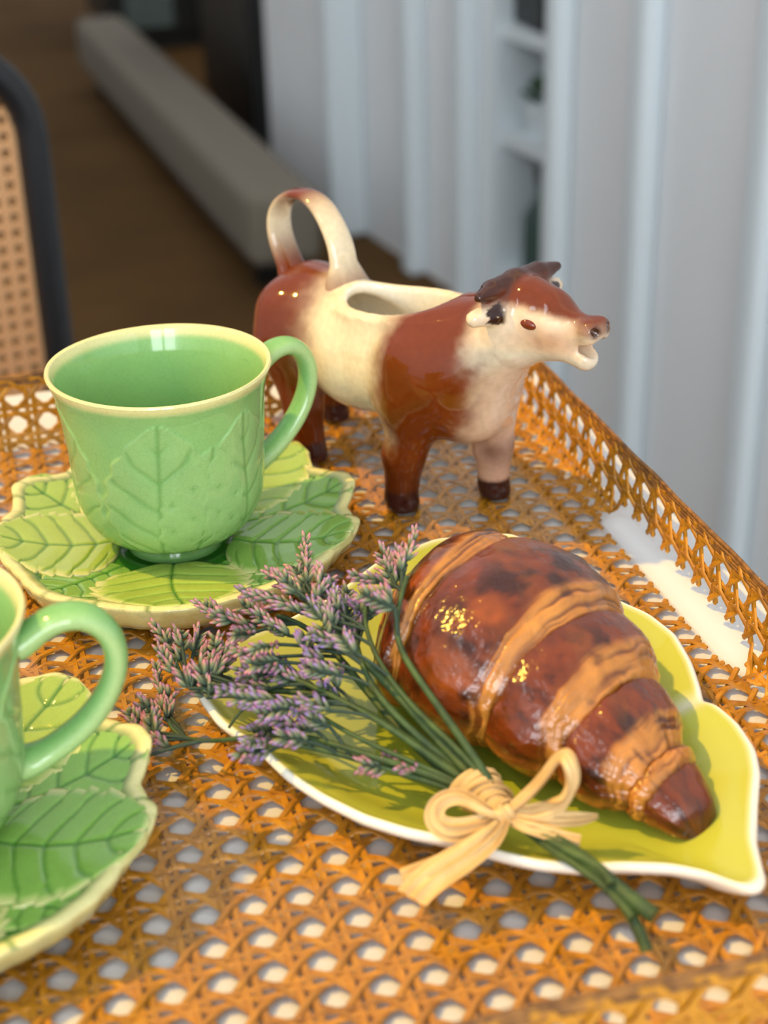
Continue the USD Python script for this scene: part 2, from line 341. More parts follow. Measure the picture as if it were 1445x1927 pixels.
def fold_n(u, v):                        # normal towards the inside of the tray
    ou = np.where(u > U1, u - U1, np.where(u < U0, u - U0, 0)); ov = np.where(v > V1, v - V1, np.where(v < V0, v - V0, 0))
    au = np.clip(ou, -ARC, ARC) / RB; av = np.clip(ov, -ARC, ARC) / RB
    return np.stack([-np.sin(au), -np.sin(av), np.cos(au) * np.cos(av)], -1)
def slot(u0, u1, v0, v1, r): return sbox(u0 + r, v0 + r, u1 - r, v1 - r).buffer(r, 24)
SL_Y0, SL_Y1 = 7.1, 15.9
slots = shapely.union_all([slot(U1 - .22, U1 + ARC + .04, SL_Y0, SL_Y1, .5), slot(U0 - ARC - .04, U0 + .22, SL_Y0, SL_Y1, .5)])
floor_poly = sbox(U0, V0, U1, V1).difference(slots)
wall_polys = [sbox(U1, V0 - RB, U1 + EXT, V1 + RB).difference(slots), sbox(U0 - EXT, V0 - RB, U0, V1 + RB).difference(slots), sbox(U0 - RB, V1, U1 + RB, V1 + EXT), sbox(U0 - RB, V0 - EXT, U1 + RB, V0)]
D, WS, WDG, TH = .118, .165, .165, .048   # pair spacing, strand widths, thickness (cells)
def strand(u, v, zo, wdt, wallmode, du=0., dv=0.):
    """a flat strip along the polyline (u, v) with weave height zo, folded with the tray"""
    uv = np.stack([u, v], 1); t = np.gradient(uv, axis=0); t /= np.linalg.norm(t, axis=1, keepdims=True); n = np.stack([-t[:, 1], t[:, 0]], 1)
    prof = [(-.5, 0), (-.32, TH), (.32, TH), (.5, 0)]; R = []
    cu = np.clip if wallmode is None else None
    for a, h in prof:
        q = uv + n * (a * wdt) + [du, dv]
        if wallmode == 'u': x, z = fold1(q[:, 0], U0, U1); P = np.stack([x, q[:, 1], z], -1); N = fold_n(q[:, 0], np.full(len(q), (V0 + V1) / 2))
        elif wallmode == 'v': y, z = fold1(q[:, 1], V0, V1); P = np.stack([q[:, 0], y, z], -1); N = fold_n(np.full(len(q), (U0 + U1) / 2), q[:, 1])
        else: P = np.stack([q[:, 0], q[:, 1], np.zeros(len(q))], -1); N = np.broadcast_to([0, 0, 1.], P.shape)
        R.append(P + N * (zo + h - TH / 2)[:, None])
    v_, f_ = gridmesh(np.stack(R, 1), wrap_v=True)
    return wd(v_), f_
A_, B_ = .055, .080
def weave(kind, k, poly, mode, du=0., dv=0.):
    """the pieces of one strand line inside poly"""
    minx, miny, maxx, maxy = poly.bounds; L = 80
    if kind == 'v': ln = LineString([(k, miny - 1), (k, maxy + 1)])
    elif kind == 'h': ln = LineString([(minx - 1, k), (maxx + 1, k)])
    elif kind == 'a': ln = LineString([(-L, -L - k), (L, L - k)])
    else: ln = LineString([(-L, k + L), (L, k - L)])
    g = ln.intersection(poly); out = []
    for s in getattr(g, 'geoms', [g]):
        if s.is_empty or s.length < .25: continue
        (ax, ay), (bx_, by) = s.coords[0], s.coords[-1]
        if kind in 'vh':
            a, b = (ay, by) if kind == 'v' else (ax, bx_); a, b = min(a, b), max(a, b)
            n = np.arange(math.floor(a) - 1, math.ceil(b) + 1)
            ts = np.sort(np.r_[a, b, n, n + .5 - D, n + .5 + D]); lo, hi = (V0 - dv, V1 - dv) if kind == 'v' else (U0 - du, U1 - du)
            if mode: ts = np.sort(np.r_[ts, hi + np.linspace(0, ARC, 5), lo - np.linspace(0, ARC, 5)])
            ts = ts[(ts >= a) & (ts <= b)]; ts = ts[np.r_[True, np.diff(ts) > .02]]
            ph = np.abs((ts % 1) - .5); z = np.where(ph < D * 1.6, np.sign((ts % 1) - .5), 0.0) * A_ * (1 if (round(k * 2 + (D > 0)) % 1 == 0 and (k % 1) > .5) else -1)
            if kind == 'h': z = -z * 0 + z
            cst = np.full(len(ts), k); u, v = (cst, ts) if kind == 'v' else (ts, cst)
            out.append(strand(u, v, z, WS, mode, du, dv))
        else:
            a, b = min(ax, bx_), max(ax, bx_); ts = np.unique(np.r_[a, b, np.arange(math.ceil(a * 4), math.floor(b * 4) + 1) / 4])
            if mode == 'u': ts = np.sort(np.r_[ts, U1 - du + np.linspace(0, ARC, 5), U0 - du - np.linspace(0, ARC, 5)])
            v = ts - k if kind == 'a' else k - ts
            if mode == 'v':
                vv = np.r_[V1 - dv + np.linspace(0, ARC, 5), V0 - dv - np.linspace(0, ARC, 5)]; ts = np.sort(np.r_[ts, vv + k if kind == 'a' else k - vv])
            ts = ts[(ts >= a) & (ts <= b)]; ts = ts[np.r_[True, np.diff(ts) > .02]]
            if len(ts) < 2: continue
            v = ts - k if kind == 'a' else k - ts
            z = B_ * np.cos(2 * np.pi * ts) * (-1 if kind == 'a' else 1)
            out.append(strand(ts, v, z, WDG, mode, du, dv))
    return out
def lines(poly):
    x0, y0, x1, y1 = poly.bounds
    for n in range(math.floor(x0) - 1, math.ceil(x1) + 1):
        for d in (-D, D):
            if x0 + .03 < n + .5 + d < x1 - .03: yield 'v', n + .5 + d
    for n in range(math.floor(y0) - 1, math.ceil(y1) + 1):
        for d in (-D, D):
            if y0 + .03 < n + .5 + d < y1 - .03: yield 'h', n + .5 + d
    for n in range(math.floor(x0 - y1) - 1, math.ceil(x1 - y0) + 1): yield 'a', n + .5
    for n in range(math.floor(x0 + y0) - 1, math.ceil(x1 + y1) + 1): yield 'b', n + .5
def emit(name, pieces, most=295):
    """the pieces nearest the camera as parts of their own, any past the limit as one part"""
    pieces = sorted(pieces, key=lambda m: np.min(np.linalg.norm(m[0] - cam_w, axis=1)))
    for m in pieces[:most]: part(tray, name, m, m_cane, smooth=50)
    if pieces[most:]: part(tray, name.replace('strand', 'webbing'), merge(pieces[most:]), m_cane, smooth=50, kind='stuff')
emit('cane_strand', [m for kind, k in lines(floor_poly) for m in weave(kind, k, floor_poly, None)])
seen = []
for poly, mode, show in zip(wall_polys, 'uuvv', (1, 0, 1, 0)):
    # the webbing of each side is its own piece: rows of eyes at .67 and 1.69 up the side
    row = ARC + .17; c_ = poly.centroid; sgu = 1 if c_.x > (U0 + U1) / 2 else -1; sgv = 1 if c_.y > (V0 + V1) / 2 else -1
    du = ((U1 + row) % 1 if sgu > 0 else (U0 - row) % 1) if mode == 'u' else 0.; dv = ((V1 + row) % 1 if sgv > 0 else (V0 - row) % 1) if mode == 'v' else 0.
    pq = shapely.affinity.translate(poly, -du, -dv)
    ms = [m for kind, k in lines(pq) for m in weave(kind, k, pq, mode, du, dv)]
    if show: seen += ms
    else: part(tray, 'side_webbing', merge(ms), m_cane, smooth=50, kind='stuff')
emit('side_strand', seen)
# rim: bundled strips along the top edge of the four sides
for (a, b) in (((X1, Y0), (X1, Y1)), ((X0, Y0), (X0, Y1)), ((X0, Y1), (X1, Y1)), ((X0, Y0), (X1, Y0))):
    for q, (dz, wq) in enumerate(((0, .10), (-.10, .115), (-.20, .10), (-.30, .11))):
        n = np.array([b[1] - a[1], -(b[0] - a[0])], float); n /= np.linalg.norm(n)
        ln = np.linspace(0, 1, 60); P = np.array([a[0], a[1]]) + ln[:, None] * (np.array(b) - np.array(a)); w = .012 * np.sin(ln * 80 + q)
        P3 = np.c_[P + n * w[:, None], np.full(60, HW + dz) + .02 * np.sin(ln * 47 + 2 * q)]
        v, f = tube(P3, wq * .62, 6); part(tray, 'rim_strip', (wd(v), f), m_rim, smooth=60)
# clear acrylic: a skin over the floor, and the rounded lip round each handle slot
fp = floor_poly.buffer(-.02)
v, f = trimesh.creation.triangulate_polygon(fp, engine='earcut')
part(tray, 'acrylic_skin', (wd(np.c_[v, np.full(len(v), .13)]), f), m_acryl, smooth=False, label='clear acrylic skin over the woven floor')
for s in getattr(slots, 'geoms', [slots]):
    xy = np.array(s.exterior.coords)[:-1]; P = fold(xy[:, 0], xy[:, 1]); N = fold_n(xy[:, 0], xy[:, 1])
    # keep the lip inside the material
    R = np.stack([P + N * .13, P - N * .13], 1); v, f = gridmesh(R, wrap_u=True)
    part(tray, 'slot_edge', (wd(v), f), m_acryl, smooth=60, label='clear acrylic edge of the handle slot')
ZF = .14                                # things stand on the skin

# ================================================================ cup and saucer, twice
G_LT, G_MD, G_DK, G_CR = lin(172, 200, 134), lin(120, 174, 100), lin(52, 116, 34), lin(222, 214, 150)
def rim_radius(phi, tab):
    p = np.radians(np.array([t[0] for t in tab])); r = np.array([t[1] for t in tab]); o = np.argsort(p % (2 * np.pi)); p, r = (p % (2 * np.pi))[o], r[o]
    P = np.r_[p - 2 * np.pi, p, p + 2 * np.pi]; Rr = np.r_[r, r, r]
    from scipy.interpolate import PchipInterpolator
    return PchipInterpolator(P, Rr)(phi % (2 * np.pi))
SAU_RIM = [(-24, 5.35), (-10, 4.95), (8, 5.5), (24, 5.05), (42, 5.65), (60, 5.1), (78, 5.3), (92, 5.0), (108, 5.35), (124, 5.0), (140, 5.5), (154, 4.95), (174, 5.15), (200, 4.95), (222, 5.3), (240, 5.12), (262, 5.38), (284, 5.12), (306, 5.25), (322, 5.15)]
def dish_z(r):                          # top surface of the saucer
    return .46 + .12 * sstep(1.45, 1.75, r) + .74 * np.clip((r - 1.9) / 3.4, 0, 1.2) ** 1.7
sauc_loc = np.array([.85, 17.2, ZF]); cup_rot = math.radians(20)
sau = thing('leaf_saucer', 'green leaf saucer under the whole cup in front of the cow', 'saucer', tuple(wd(sauc_loc)))
cl = lambda v: np.asarray(v) * C         # cells -> metres in a thing's own frame
NP = 240; phi = np.arange(NP) / NP * 2 * np.pi; RR = rim_radius(phi, SAU_RIM)
RR = RR + .05 * np.abs(np.sin(phi * 22)) * 1.0
fr = np.r_[np.linspace(0, .9, 30), .93, .955, .975, .99, 1.0]
rows, tints = [], []
for t in fr:
    r = RR * t; z = dish_z(r); edge = sstep(.95, 1.0, t); z = z - .10 * edge ** 2 + .09 * sstep(.86, .95, t)
    rows.append(np.stack([r * np.cos(phi), r * np.sin(phi), z], -1))
    tints.append(mixc(G_DK * .9, G_CR, sstep(.90, .965, t) * (1 - .75 * sstep(.30, .05, np.abs(np.sin(phi * 22))) * (np.sin(phi * 3.0 + 1) > -.3))))
for t, dz, c in ((1.0, .10, 1), (.99, .22, 1), (.965, .46, .9), (.91, .70, .8), (.80, .78, .7), (.6, .5, .7), (.46, .34, .6), (.44, .02, .6), (.36, .02, .5), (.34, .2, .5)):
    r = RR * t; z = np.maximum(dish_z(r) - dz, 0.12) if t > .45 else np.full(NP, .0 if dz < .1 else .14)
    r = r if t > .45 else np.full(NP, 5.1 * t)
    rows.append(np.stack([r * np.cos(phi), r * np.sin(phi), z], -1)); tints.append(mixc(G_MD, G_CR, np.full(NP, .85)))
v, f = gridmesh(np.stack(rows), wrap_v=True, flip=True)
part(sau, 'dish', (cl(v), f), m_glaze, tint=np.vstack(tints), local=True)
def leaf(ang, r0, r1, wmax, lift, seed, tone):
    """one serrated moulded leaf lying in the dish, tip towards the rim"""
    nl, nw = 84, 57; l = np.linspace(0, 1, nl); w = np.linspace(-1, 1, nw); rg = np.random.default_rng(seed)
    prof = np.sin(np.pi * np.clip(l, 0, 1) ** .86) ** .5; prof = np.maximum(prof, .02); prof[-6:] = prof[-7] * np.linspace(.92, .3, 6)
    teeth = 1 - .10 * ((l * 7.5 + .15) % 1)
    W_ = wmax * prof * teeth
    ll, ww = np.meshgrid(l, w, indexing='ij'); rad = r0 + (r1 - r0) * ll; lat = ww * W_[:, None] + .10 * wmax * np.sin(ll * 3 + seed)
    back = .35 * np.abs(ww) * 0
    ca, sa = math.cos(ang), math.sin(ang); x = ca * rad - sa * lat; y = sa * rad + ca * lat
    r = np.hypot(x, y)
    # veins: the midrib, and side veins sweeping to the tip
    mid = np.exp(-(ww * W_[:, None] / .05) ** 2)
    sv = (ll * 5.2 - np.abs(ww) * 1.25 * (.6 + .4 * np.abs(ww)))
    dv = np.abs(sv - np.round(sv)) / 5.2 * (r1 - r0); side = np.exp(-(dv / .05) ** 2) * (np.abs(ww) < .93) * (ll > .1) * (ll < .97)
    vein = np.clip(mid + .75 * side, 0, 1)
    edge = sstep(.80, 1.0, np.abs(ww)) + sstep(.95, 1.0, ll); edge = np.clip(edge, 0, 1)
    z = dish_z(r) + lift + .018 * np.abs(np.sin(np.pi * sv)) * (1 - np.abs(ww)) - .045 * vein - (.0 + .05) * edge
    top = np.stack([x, y, z], -1)
    c = mixc(mixc(lin(112, 168, 82), lin(168, 188, 84), np.full(ll.shape, tone)), G_DK * 1.0, .9 * vein)
    c = mixc(c, G_CR, .75 * edge * (1 - .6 * vein)); base = sstep(.22, 0, ll); c = mixc(c, G_DK, .4 * base)
    # skirt down into the dish
    ring = np.r_[[(i, 0) for i in range(nl)], [(nl - 1, j) for j in range(1, nw)], [(i, nw - 1) for i in range(nl - 2, -1, -1)], [(0, j) for j in range(nw - 2, 0, -1)]]
    low = top[ring[:, 0], ring[:, 1]].copy(); low[:, :2] *= 1.004; low[:, 2] -= lift + .08
    v, f = gridmesh(top); I = ring[:, 0] * nw + ring[:, 1]; n0 = len(v); m = len(ring); J = n0 + np.arange(m)
    f2 = np.vstack([np.stack([I, J, np.roll(J, -1)], 1), np.stack([I, np.roll(J, -1), np.roll(I, -1)], 1)])
    return (np.vstack([v, low]), np.vstack([f, f2])), np.vstack([c.reshape(-1, 3), mixc(G_CR, G_MD, np.full(m, .3))])
LEAVES = [(139, 1.9, 5.45, 1.75, .06, 1, .8), (76, 1.9, 5.2, 1.7, .06, 2, .4), (8, 1.9, 5.45, 1.65, .06, 3, .3), (218, 2.1, 5.15, 1.25, .04, 4, .3), (300, 2.1, 5.1, 1.2, .04, 5, .3),
          (174, 1.6, 5.12, 2.15, .11, 6, .9), (106, 1.6, 5.3, 1.8, .11, 7, .5), (42, 1.6, 5.6, 1.85, .11, 8, .75), (-28, 1.6, 5.3, 2.1, .11, 9, .3), (-97, 1.6, 5.28, 2.25, .11, 10, .9)]
for a, r0, r1, wm, lf, sd, tn in LEAVES:
    (v, f), t = leaf(math.radians(a), r0, r1, wm, lf, sd, tn); part(sau, 'leaf', (cl(v), f), m_glaze, tint=t, local=True)

CUP_Z = .52                              # foot of the cup above the saucer's base (cells)
cup = thing('teacup', 'green leaf-moulded teacup standing whole in front of the cow', 'cup', tuple(wd(sauc_loc + [-.03, -.0, CUP_Z])), cup_rot)
CUP_H = 5.38
prof = np.array([(0, .12), (1.15, .12), (1.22, 0), (1.40, 0), (1.42, .12), (1.36, .30), (1.62, .42), (2.05, .66), (2.38, 1.05), (2.58, 1.5), (2.68, 2.1), (2.72, 2.8), (2.76, 3.5), (2.83, 4.15), (2.94, 4.75), (3.07, 5.15), (3.14, 5.33), (3.10, 5.40), (3.02, 5.37), (2.90, 5.10), (2.77, 4.7), (2.66, 4.1), (2.58, 3.4), (2.52, 2.4), (2.42, 1.6), (2.15, 1.0), (1.6, .72), (.8, .62), (0, .60)])
from scipy.interpolate import PchipInterpolator
tk = np.r_[0, np.cumsum(np.linalg.norm(np.diff(prof, axis=0), axis=1))]; tt = np.unique(np.r_[np.linspace(0, tk[-1], 230), tk])
pr = np.stack([PchipInterpolator(tk, prof[:, k])(tt) for k in (0, 1)], 1)
NT = 420; th = np.arange(NT) / NT * 2 * np.pi; i_rim = np.argmax(pr[:, 1]); outer = np.arange(len(pr)) < i_rim
pr = pr * [.985, 1.02]; Z, TH_ = np.meshgrid(pr[:, 1], th, indexing='ij'); OUT = np.broadcast_to(outer[:, None], Z.shape)
def cup_relief(z, t):
    """moulded leaves standing round the cup: height and vein masks"""
    hgt = np.zeros_like(z); vein = np.zeros_like(z); top = np.zeros_like(z)
    for k, (tc, zt, hw, z0, tilt) in enumerate([(-2.15, 4.9, .62, .5, .10), (-1.15, 4.7, .60, .3, -.12), (-.2, 4.85, .60, .5, .1), (.8, 4.8, .6, .4, 0), (1.8, 4.9, .6, .5, .05), (2.9, 4.8, .6, .4, -.05), (-1.68, 4.0, .5, .2, .2), (.3, 4.0, .5, .2, -.1), (2.3, 4.0, .5, .2, .1)]):
        l = (z - z0) / (zt - z0); d = (t - tc - tilt * (l - .5) + np.pi) % (2 * np.pi) - np.pi
        w = hw * np.sin(np.pi * np.clip(l, 0, 1) ** .8) ** .7 * (1 + .05 * np.sin(l * 46)); q = np.where((l > 0) & (l < 1), np.abs(d) / np.maximum(w, 1e-3), 9)
        ins = sstep(1.03, .93, q)
        mid = np.exp(-(d * 2.6 / .06) ** 2) * ins; sv = l * 5.0 - q * 1.2; dv = np.abs(sv - np.round(sv)); side = np.exp(-(dv / .08) ** 2) * ins * (q < .9) * sstep(.9, .78, l) * sstep(.02, .1, l)
        hh = ins * (.05 + .012 * k % .03) + .03 * ins * np.abs(np.sin(np.pi * sv)) - .05 * np.clip(mid + .7 * side, 0, 1) * ins + .02 * sstep(.75, .95, q) * ins
        take = hh > hgt; hgt = np.where(take, hh, hgt); vein = np.where(take, np.clip(mid + .7 * side, 0, 1) * ins, vein)
    return hgt, vein
hg, vn = cup_relief(Z, TH_); mask = OUT * sstep(.45, .8, Z) * sstep(5.1, 4.8, Z); hg, vn = hg * mask, vn * mask
Rr = np.broadcast_to(pr[:, :1], Z.shape) + hg * .42
wob = .015 * np.sin(3 * TH_ + .6) * sstep(3, 5.4, Z); Rr = Rr * (1 + wob * .6)
P = np.stack([Rr * np.cos(TH_), Rr * np.sin(TH_), Z], -1)
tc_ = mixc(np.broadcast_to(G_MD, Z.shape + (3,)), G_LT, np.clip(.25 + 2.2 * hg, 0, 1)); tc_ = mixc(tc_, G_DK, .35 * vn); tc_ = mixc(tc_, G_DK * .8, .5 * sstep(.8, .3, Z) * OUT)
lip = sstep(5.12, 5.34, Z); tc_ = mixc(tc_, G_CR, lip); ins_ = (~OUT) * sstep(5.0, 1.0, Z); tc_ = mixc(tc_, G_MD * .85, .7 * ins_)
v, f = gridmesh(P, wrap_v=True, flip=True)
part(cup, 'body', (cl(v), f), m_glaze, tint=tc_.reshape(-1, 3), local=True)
hp = spline([(2.83, 4.58), (3.12, 4.72), (3.6, 4.98), (4.2, 4.98), (4.66, 4.52), (4.76, 3.8), (4.46, 3.0), (3.85, 2.3), (3.2, 1.86), (2.85, 1.70), (2.53, 1.64)], 60)
T2 = np.gradient(hp, axis=0); T2 /= np.linalg.norm(T2, axis=1, keepdims=True); N2 = np.stack([-T2[:, 1], T2[:, 0]], 1)
a = np.arange(20) / 20 * 2 * np.pi; ra = np.interp(np.linspace(0, 1, 60), [0, .12, .5, .85, 1], [.34, .28, .25, .27, .33]); rb = np.interp(np.linspace(0, 1, 60), [0, .12, .5, .85, 1], [.50, .42, .36, .40, .52])
H3 = np.zeros((60, 20, 3)); o2 = np.cos(a)[None] * ra[:, None]
H3[..., 0] = hp[:, None, 0] + N2[:, None, 0] * o2; H3[..., 2] = hp[:, None, 1] + N2[:, None, 1] * o2; H3[..., 1] = np.sin(a)[None] * rb[:, None]
ht = mixc(np.broadcast_to(G_MD, (60, 20, 3)), G_LT, np.clip(np.abs(np.sin(a))[None] ** 3 * .9 + 0 * ra[:, None], 0, 1))
v, f = gridmesh(H3, wrap_v=True); part(cup, 'handle', (cl(v), f), m_glaze, tint=ht.reshape(-1, 3), local=True)
S2 = np.array([-6.75, 5.3, ZF])
dup(sau, 'green leaf saucer at the tray front, partly out of view', wd(S2), math.radians(6))
dup(cup, 'green leaf-moulded teacup cut off by the photo edge, only handle and rim showing', wd(S2 + [0, 0, CUP_Z]), math.radians(-2))

# ================================================================ cow creamer (own frame: a forward, b to its left, z up)
CO = np.array([8.04, 21.2]); CHD = np.array([.4, -.916]); CHD /= np.linalg.norm(CHD); CLF = np.array([-CHD[1], CHD[0]])
def cow_w(p):
    p = np.asarray(p, float); return wd(np.c_[CO + p[:, :1] * CHD + p[:, 1:2] * CLF, p[:, 2] + ZF])
def cowpix(px, py, b): # photo point on the plane at b to the cow's left
    o = np.r_[CO + CLF * b, ZF]; q = unp(px, py, o, np.r_[CLF, 0]); d = q[:2] - CO; return np.array([d @ CHD, b, q[2] - ZF])
SK = np.array([5.95, .60, 6.62]); HA = math.radians(8)
HD = np.array([math.cos(HA), math.sin(HA), 0]); HS = np.array([-HD[1], HD[0], 0])   # the head's forward and left
def hp_(fw, lf, z): return SK + HD * fw + HS * lf + np.array([0, 0, z])
def cow_sdf(p):
    d = cone(p, (-3.1, 0, 4.15), (-.4, 0, 3.98), 1.82, 1.84)
    d = smin(d, cone(p, (-.4, 0, 3.98), (3.5, 0, 4.4), 1.84, 2.0), .5)
    d = smin(d, cone(p, (-3.2, 0, 5.2), (-1.7, 0, 5.4), .75, .70), .5)                        # tail head
    d = smin(d, cone(p, (3.6, .15, 4.8), (5.5, .45, 6.1), 1.75, 1.22), .8)                    # neck
    d = smin(d, cone(p, (4.0, .1, 4.0), (4.3, .1, 3.4), 1.5, 1.0), .6)                        # brisket
    d = smin(d, cone(p, hp_(-.05, 0, -.05), hp_(1.0, 0, -.05), 1.05, .82), .35)               # skull
    d = smin(d, cone(p, hp_(.25, 0, .42), hp_(.85, 0, .38), .72, .60), .22)                    # forehead
    d = smin(d, cone(p, hp_(.9, 0, -.06), hp_(2.2, 0, -.02), .62, .44), .22)                      # muzzle
    d = smin(d, cone(p, hp_(2.38, .20, .10), hp_(2.38, -.20, .10), .34, .34), .16)            # nose
    d = smin(d, cone(p, hp_(.1, 0, -.62), hp_(1.6, 0, -.52), .70, .46), .3)                   # jaw
    d = smin(d, cone(p, hp_(1.6, 0, -.55), hp_(2.12, 0, -.78), .46, .36), .14)
    # horn crest over the poll, horn tips and ears below them
    for s in (-1, 1):
        d = smin(d, cone(p, hp_(-.35, 0, .80), hp_(-.36, 1.0 * s, .84), .42, .34), .16)
        d = smin(d, cone(p, hp_(-.36, 1.0 * s, .84), hp_(-.24, 1.72 * s, .90), .34, .15), .08)
        d = smin(d, cone(p, hp_(-.12, .75 * s, .34), hp_(-.34, 1.80 * s, .28), .44, .24), .12)
        d = smin(d, cone(p, hp_(.62, .56 * s, .26), hp_(1.0, .52 * s, .20), .30, .22), .2)    # brows
    d = smin(d, cone(p, (3.1, -1.15, 4.9), (2.9, -1.2, 3.6), .95, .9), .5)                     # shoulder
    d = smin(d, cone(p, (-3.3, -1.0, 4.6), (-3.1, -1.1, 3.6), 1.0, 1.0), .5)                   # haunch
    # legs: near fore, far fore, near hind, far hind
    for (A, K, Ft, ra, rk, rf) in [((3.15, -.95, 3.7), (2.75, -1.25, 1.75), (2.70, -1.35, .35), 1.05, .62, .50), ((4.05, .95, 3.6), (4.05, 1.2, 1.75), (3.93, 1.33, .35), 1.0, .58, .47),
                                   ((-3.1, -.9, 3.7), (-2.35, -1.25, 1.75), (-1.98, -1.30, .35), 1.25, .62, .50), ((-3.5, .9, 3.6), (-3.9, 1.2, 1.75), (-4.05, 1.25, .35), 1.2, .58, .48)]:
        d = smin(d, cone(p, A, K, ra, rk), .45); d = smin(d, cone(p, K, Ft, rk, rf), .3); d = smin(d, cone(p, Ft, (Ft[0] + .08, Ft[1], .18), rf + .02, rf + .02), .1)
    d = np.maximum(d, -p[..., 2] + .0)                                                         # flat soles
    # lip of the filling hole
    q = p - np.array([1.45, 0, 0]); rr = np.hypot(q[..., 0] / 2.55, q[..., 1] / 1.48); zl = 5.50 + .135 * (q[..., 0] + 2.55)
    ring = np.hypot((rr - 1) * np.where(np.abs(q[..., 0]) > 1.6, 1.9, 1.35), p[..., 2] - zl) - .14
    wallr = np.maximum(np.abs((rr - 1) * 1.4) - .22, np.abs(p[..., 2] - zl + .5) - .5)
    d = smin(d, smin(ring, wallr, .15), .35)
    # hollow
    hole = np.maximum((rr - .90) * 1.2, -(p[..., 2] - 4.2)); cav = np.minimum(cone(p, (-2.6, 0, 4.1), (0, 0, 3.98), 1.45, 1.5), cone(p, (0, 0, 3.98), (3.2, 0, 4.4), 1.5, 1.5))
    d = smax(d, -smin(hole, cav, .25), .12)
    # pouring mouth, nostrils, eye sockets, ear hollows
    d = smax(d, -cone(p, hp_(1.35, 0, -.40), hp_(2.85, 0, -.42), .20, .36), .06)
    for s in (-1, 1):
        d = smax(d, -cone(p, hp_(2.56, .30 * s, .18), hp_(2.75, .26 * s, .06), .10, .12), .05)
        d = smax(d, -cone(p, hp_(.16, 1.22 * s, .50), hp_(.04, 1.86 * s, .47), .13, .11), .05)
        d = smax(d, -cone(p, hp_(.16, 1.26 * s, .17), hp_(.02, 1.80 * s, .18), .10, .09), .05)
    return d
CV, CF = snet(cow_sdf, (-6, -2.9, -.2), (9.6, 3.4, 9.0), .085)
a_, b_, z_ = CV.T
nz = meshkit.fbm(CV * 1.1, 3, 5) - .5
BRN, BRD, CRM, PNK, HOOF = lin(108, 46, 11), lin(64, 25, 9), lin(232, 214, 178), lin(206, 164, 138), lin(56, 26, 20)
tc = np.broadcast_to(CRM, CV.shape).copy()
nf = meshkit.fbm(CV * 3.5, 3, 15) - .5
rump = sstep(-.2, -2.4, a_ + .7 * nz + .3 * nf + .12 * (z_ - 4)); tc = mixc(tc, BRN, rump)
sh_b = sstep(1.5, 3.4, a_ + .6 * nz + .3 * nf - .12 * np.abs(z_ - 4.4)) * sstep(7.5, 5.0, a_ + .6 * nz + .4 * nf - .5 * (z_ - 5.0) + .9 * (b_ + 1.0))
tc = mixc(tc, BRN, np.clip(sh_b * 1.15, 0, 1))
chest = sstep(3.6, 4.9, a_ + .3 * b_ + .6 * nf); tc = mixc(tc, PNK, .8 * chest * (1 - sh_b))
leg = sstep(2.9, 1.9, z_)
nearf = leg * (b_ < 0) * (a_ > 0); farf = leg * (b_ > 0) * (a_ > 0); hind = leg * (a_ < 0) * sstep(2.6, 1.6, z_)
tc = mixc(tc, BRN, nearf); tc = mixc(tc, PNK, farf); tc = mixc(tc, BRN * .8, hind)
tc = mixc(tc, BRD, .75 * farf * np.exp(-((a_ - 4.5) / .35) ** 2 - ((z_ - 1.85) / .5) ** 2))
tc = mixc(tc, BRD, nearf * sstep(2.2, .4, z_) * .6); tc = mixc(tc, HOOF, sstep(.75, .62, z_))
hq = CV - SK; hf, hl, hz = hq @ HD, hq @ HS, hq[:, 2]
ishead = sstep(-1.35, -.6, hf + .3 * nf) * sstep(4.7, 6.1, z_ + .5 * nf) * sstep(4.5, 5.3, a_)
hc = np.broadcast_to(lin(222, 196, 164), CV.shape).copy(); hc = mixc(hc, lin(206, 150, 112), .8 * np.exp(-((hf - 1.3) / .8) ** 2 - ((hz + .3) / .4) ** 2))
hc = mixc(hc, lin(214, 200, 176), sstep(-.55, -.95, hz))
hc = mixc(hc, BRN * .95, sstep(.22, .60, hz + .35 * nz + .2 * nf + .04 * hf - .25 * (np.abs(hl) - .4))); hc = mixc(hc, BRN, .75 * sstep(1.7, 2.4, hf) * sstep(-.12, .16, hz))
hc = mixc(hc, BRD * .8, sstep(.62, .80, hz) * sstep(.10, -.12, hf)); 
for zz, rr_ in ((.49, .17), (.175, .135)): hc = mixc(hc, BRD * .5, sstep(1.05, 1.16, np.abs(hl)) * sstep(1.98, 1.90, np.abs(hl)) * (np.hypot((hf - .10) * .9, hz - zz) < rr_))
hc = mixc(hc, BRD * .8, np.exp(-(np.linalg.norm(np.stack([hf - 2.62, np.abs(hl) - .28, hz - .14], -1), axis=1) / .17) ** 4))
tc = mixc(tc, hc, ishead)
inner = (np.hypot((a_ - 1.45) / 2.55, b_ / 1.48) < .93) & (z_ > 2.6) & (z_ < 7.2) & (a_ < 4.2); inner |= np.minimum(cone(CV, (-2.6, 0, 4.1), (0, 0, 3.98), 1.45, 1.5), cone(CV, (0, 0, 3.98), (3.2, 0, 4.4), 1.5, 1.5)) < .10
tc[inner] = lin(238, 230, 208)
cow = thing('cow_creamer', 'brown and cream glazed cow-shaped milk jug with a looped tail handle', 'creamer', tuple(wd(np.r_[CO, ZF])))
part(cow, 'body', (cow_w(CV), CF), m_cow, tint=tc)
tl_ = spline([(-4.0, 5.0), (-4.5, 5.85), (-4.9, 6.65), (-4.85, 7.4), (-4.35, 7.95), (-3.55, 8.22), (-2.75, 8.1), (-2.1, 7.6), (-1.68, 6.95), (-1.55, 6.4), (-1.4, 5.7)], 64)
T2 = np.gradient(tl_, axis=0); T2 /= np.linalg.norm(T2, axis=1, keepdims=True); N2 = np.stack([-T2[:, 1], T2[:, 0]], 1); s_ = np.linspace(0, 1, 64)
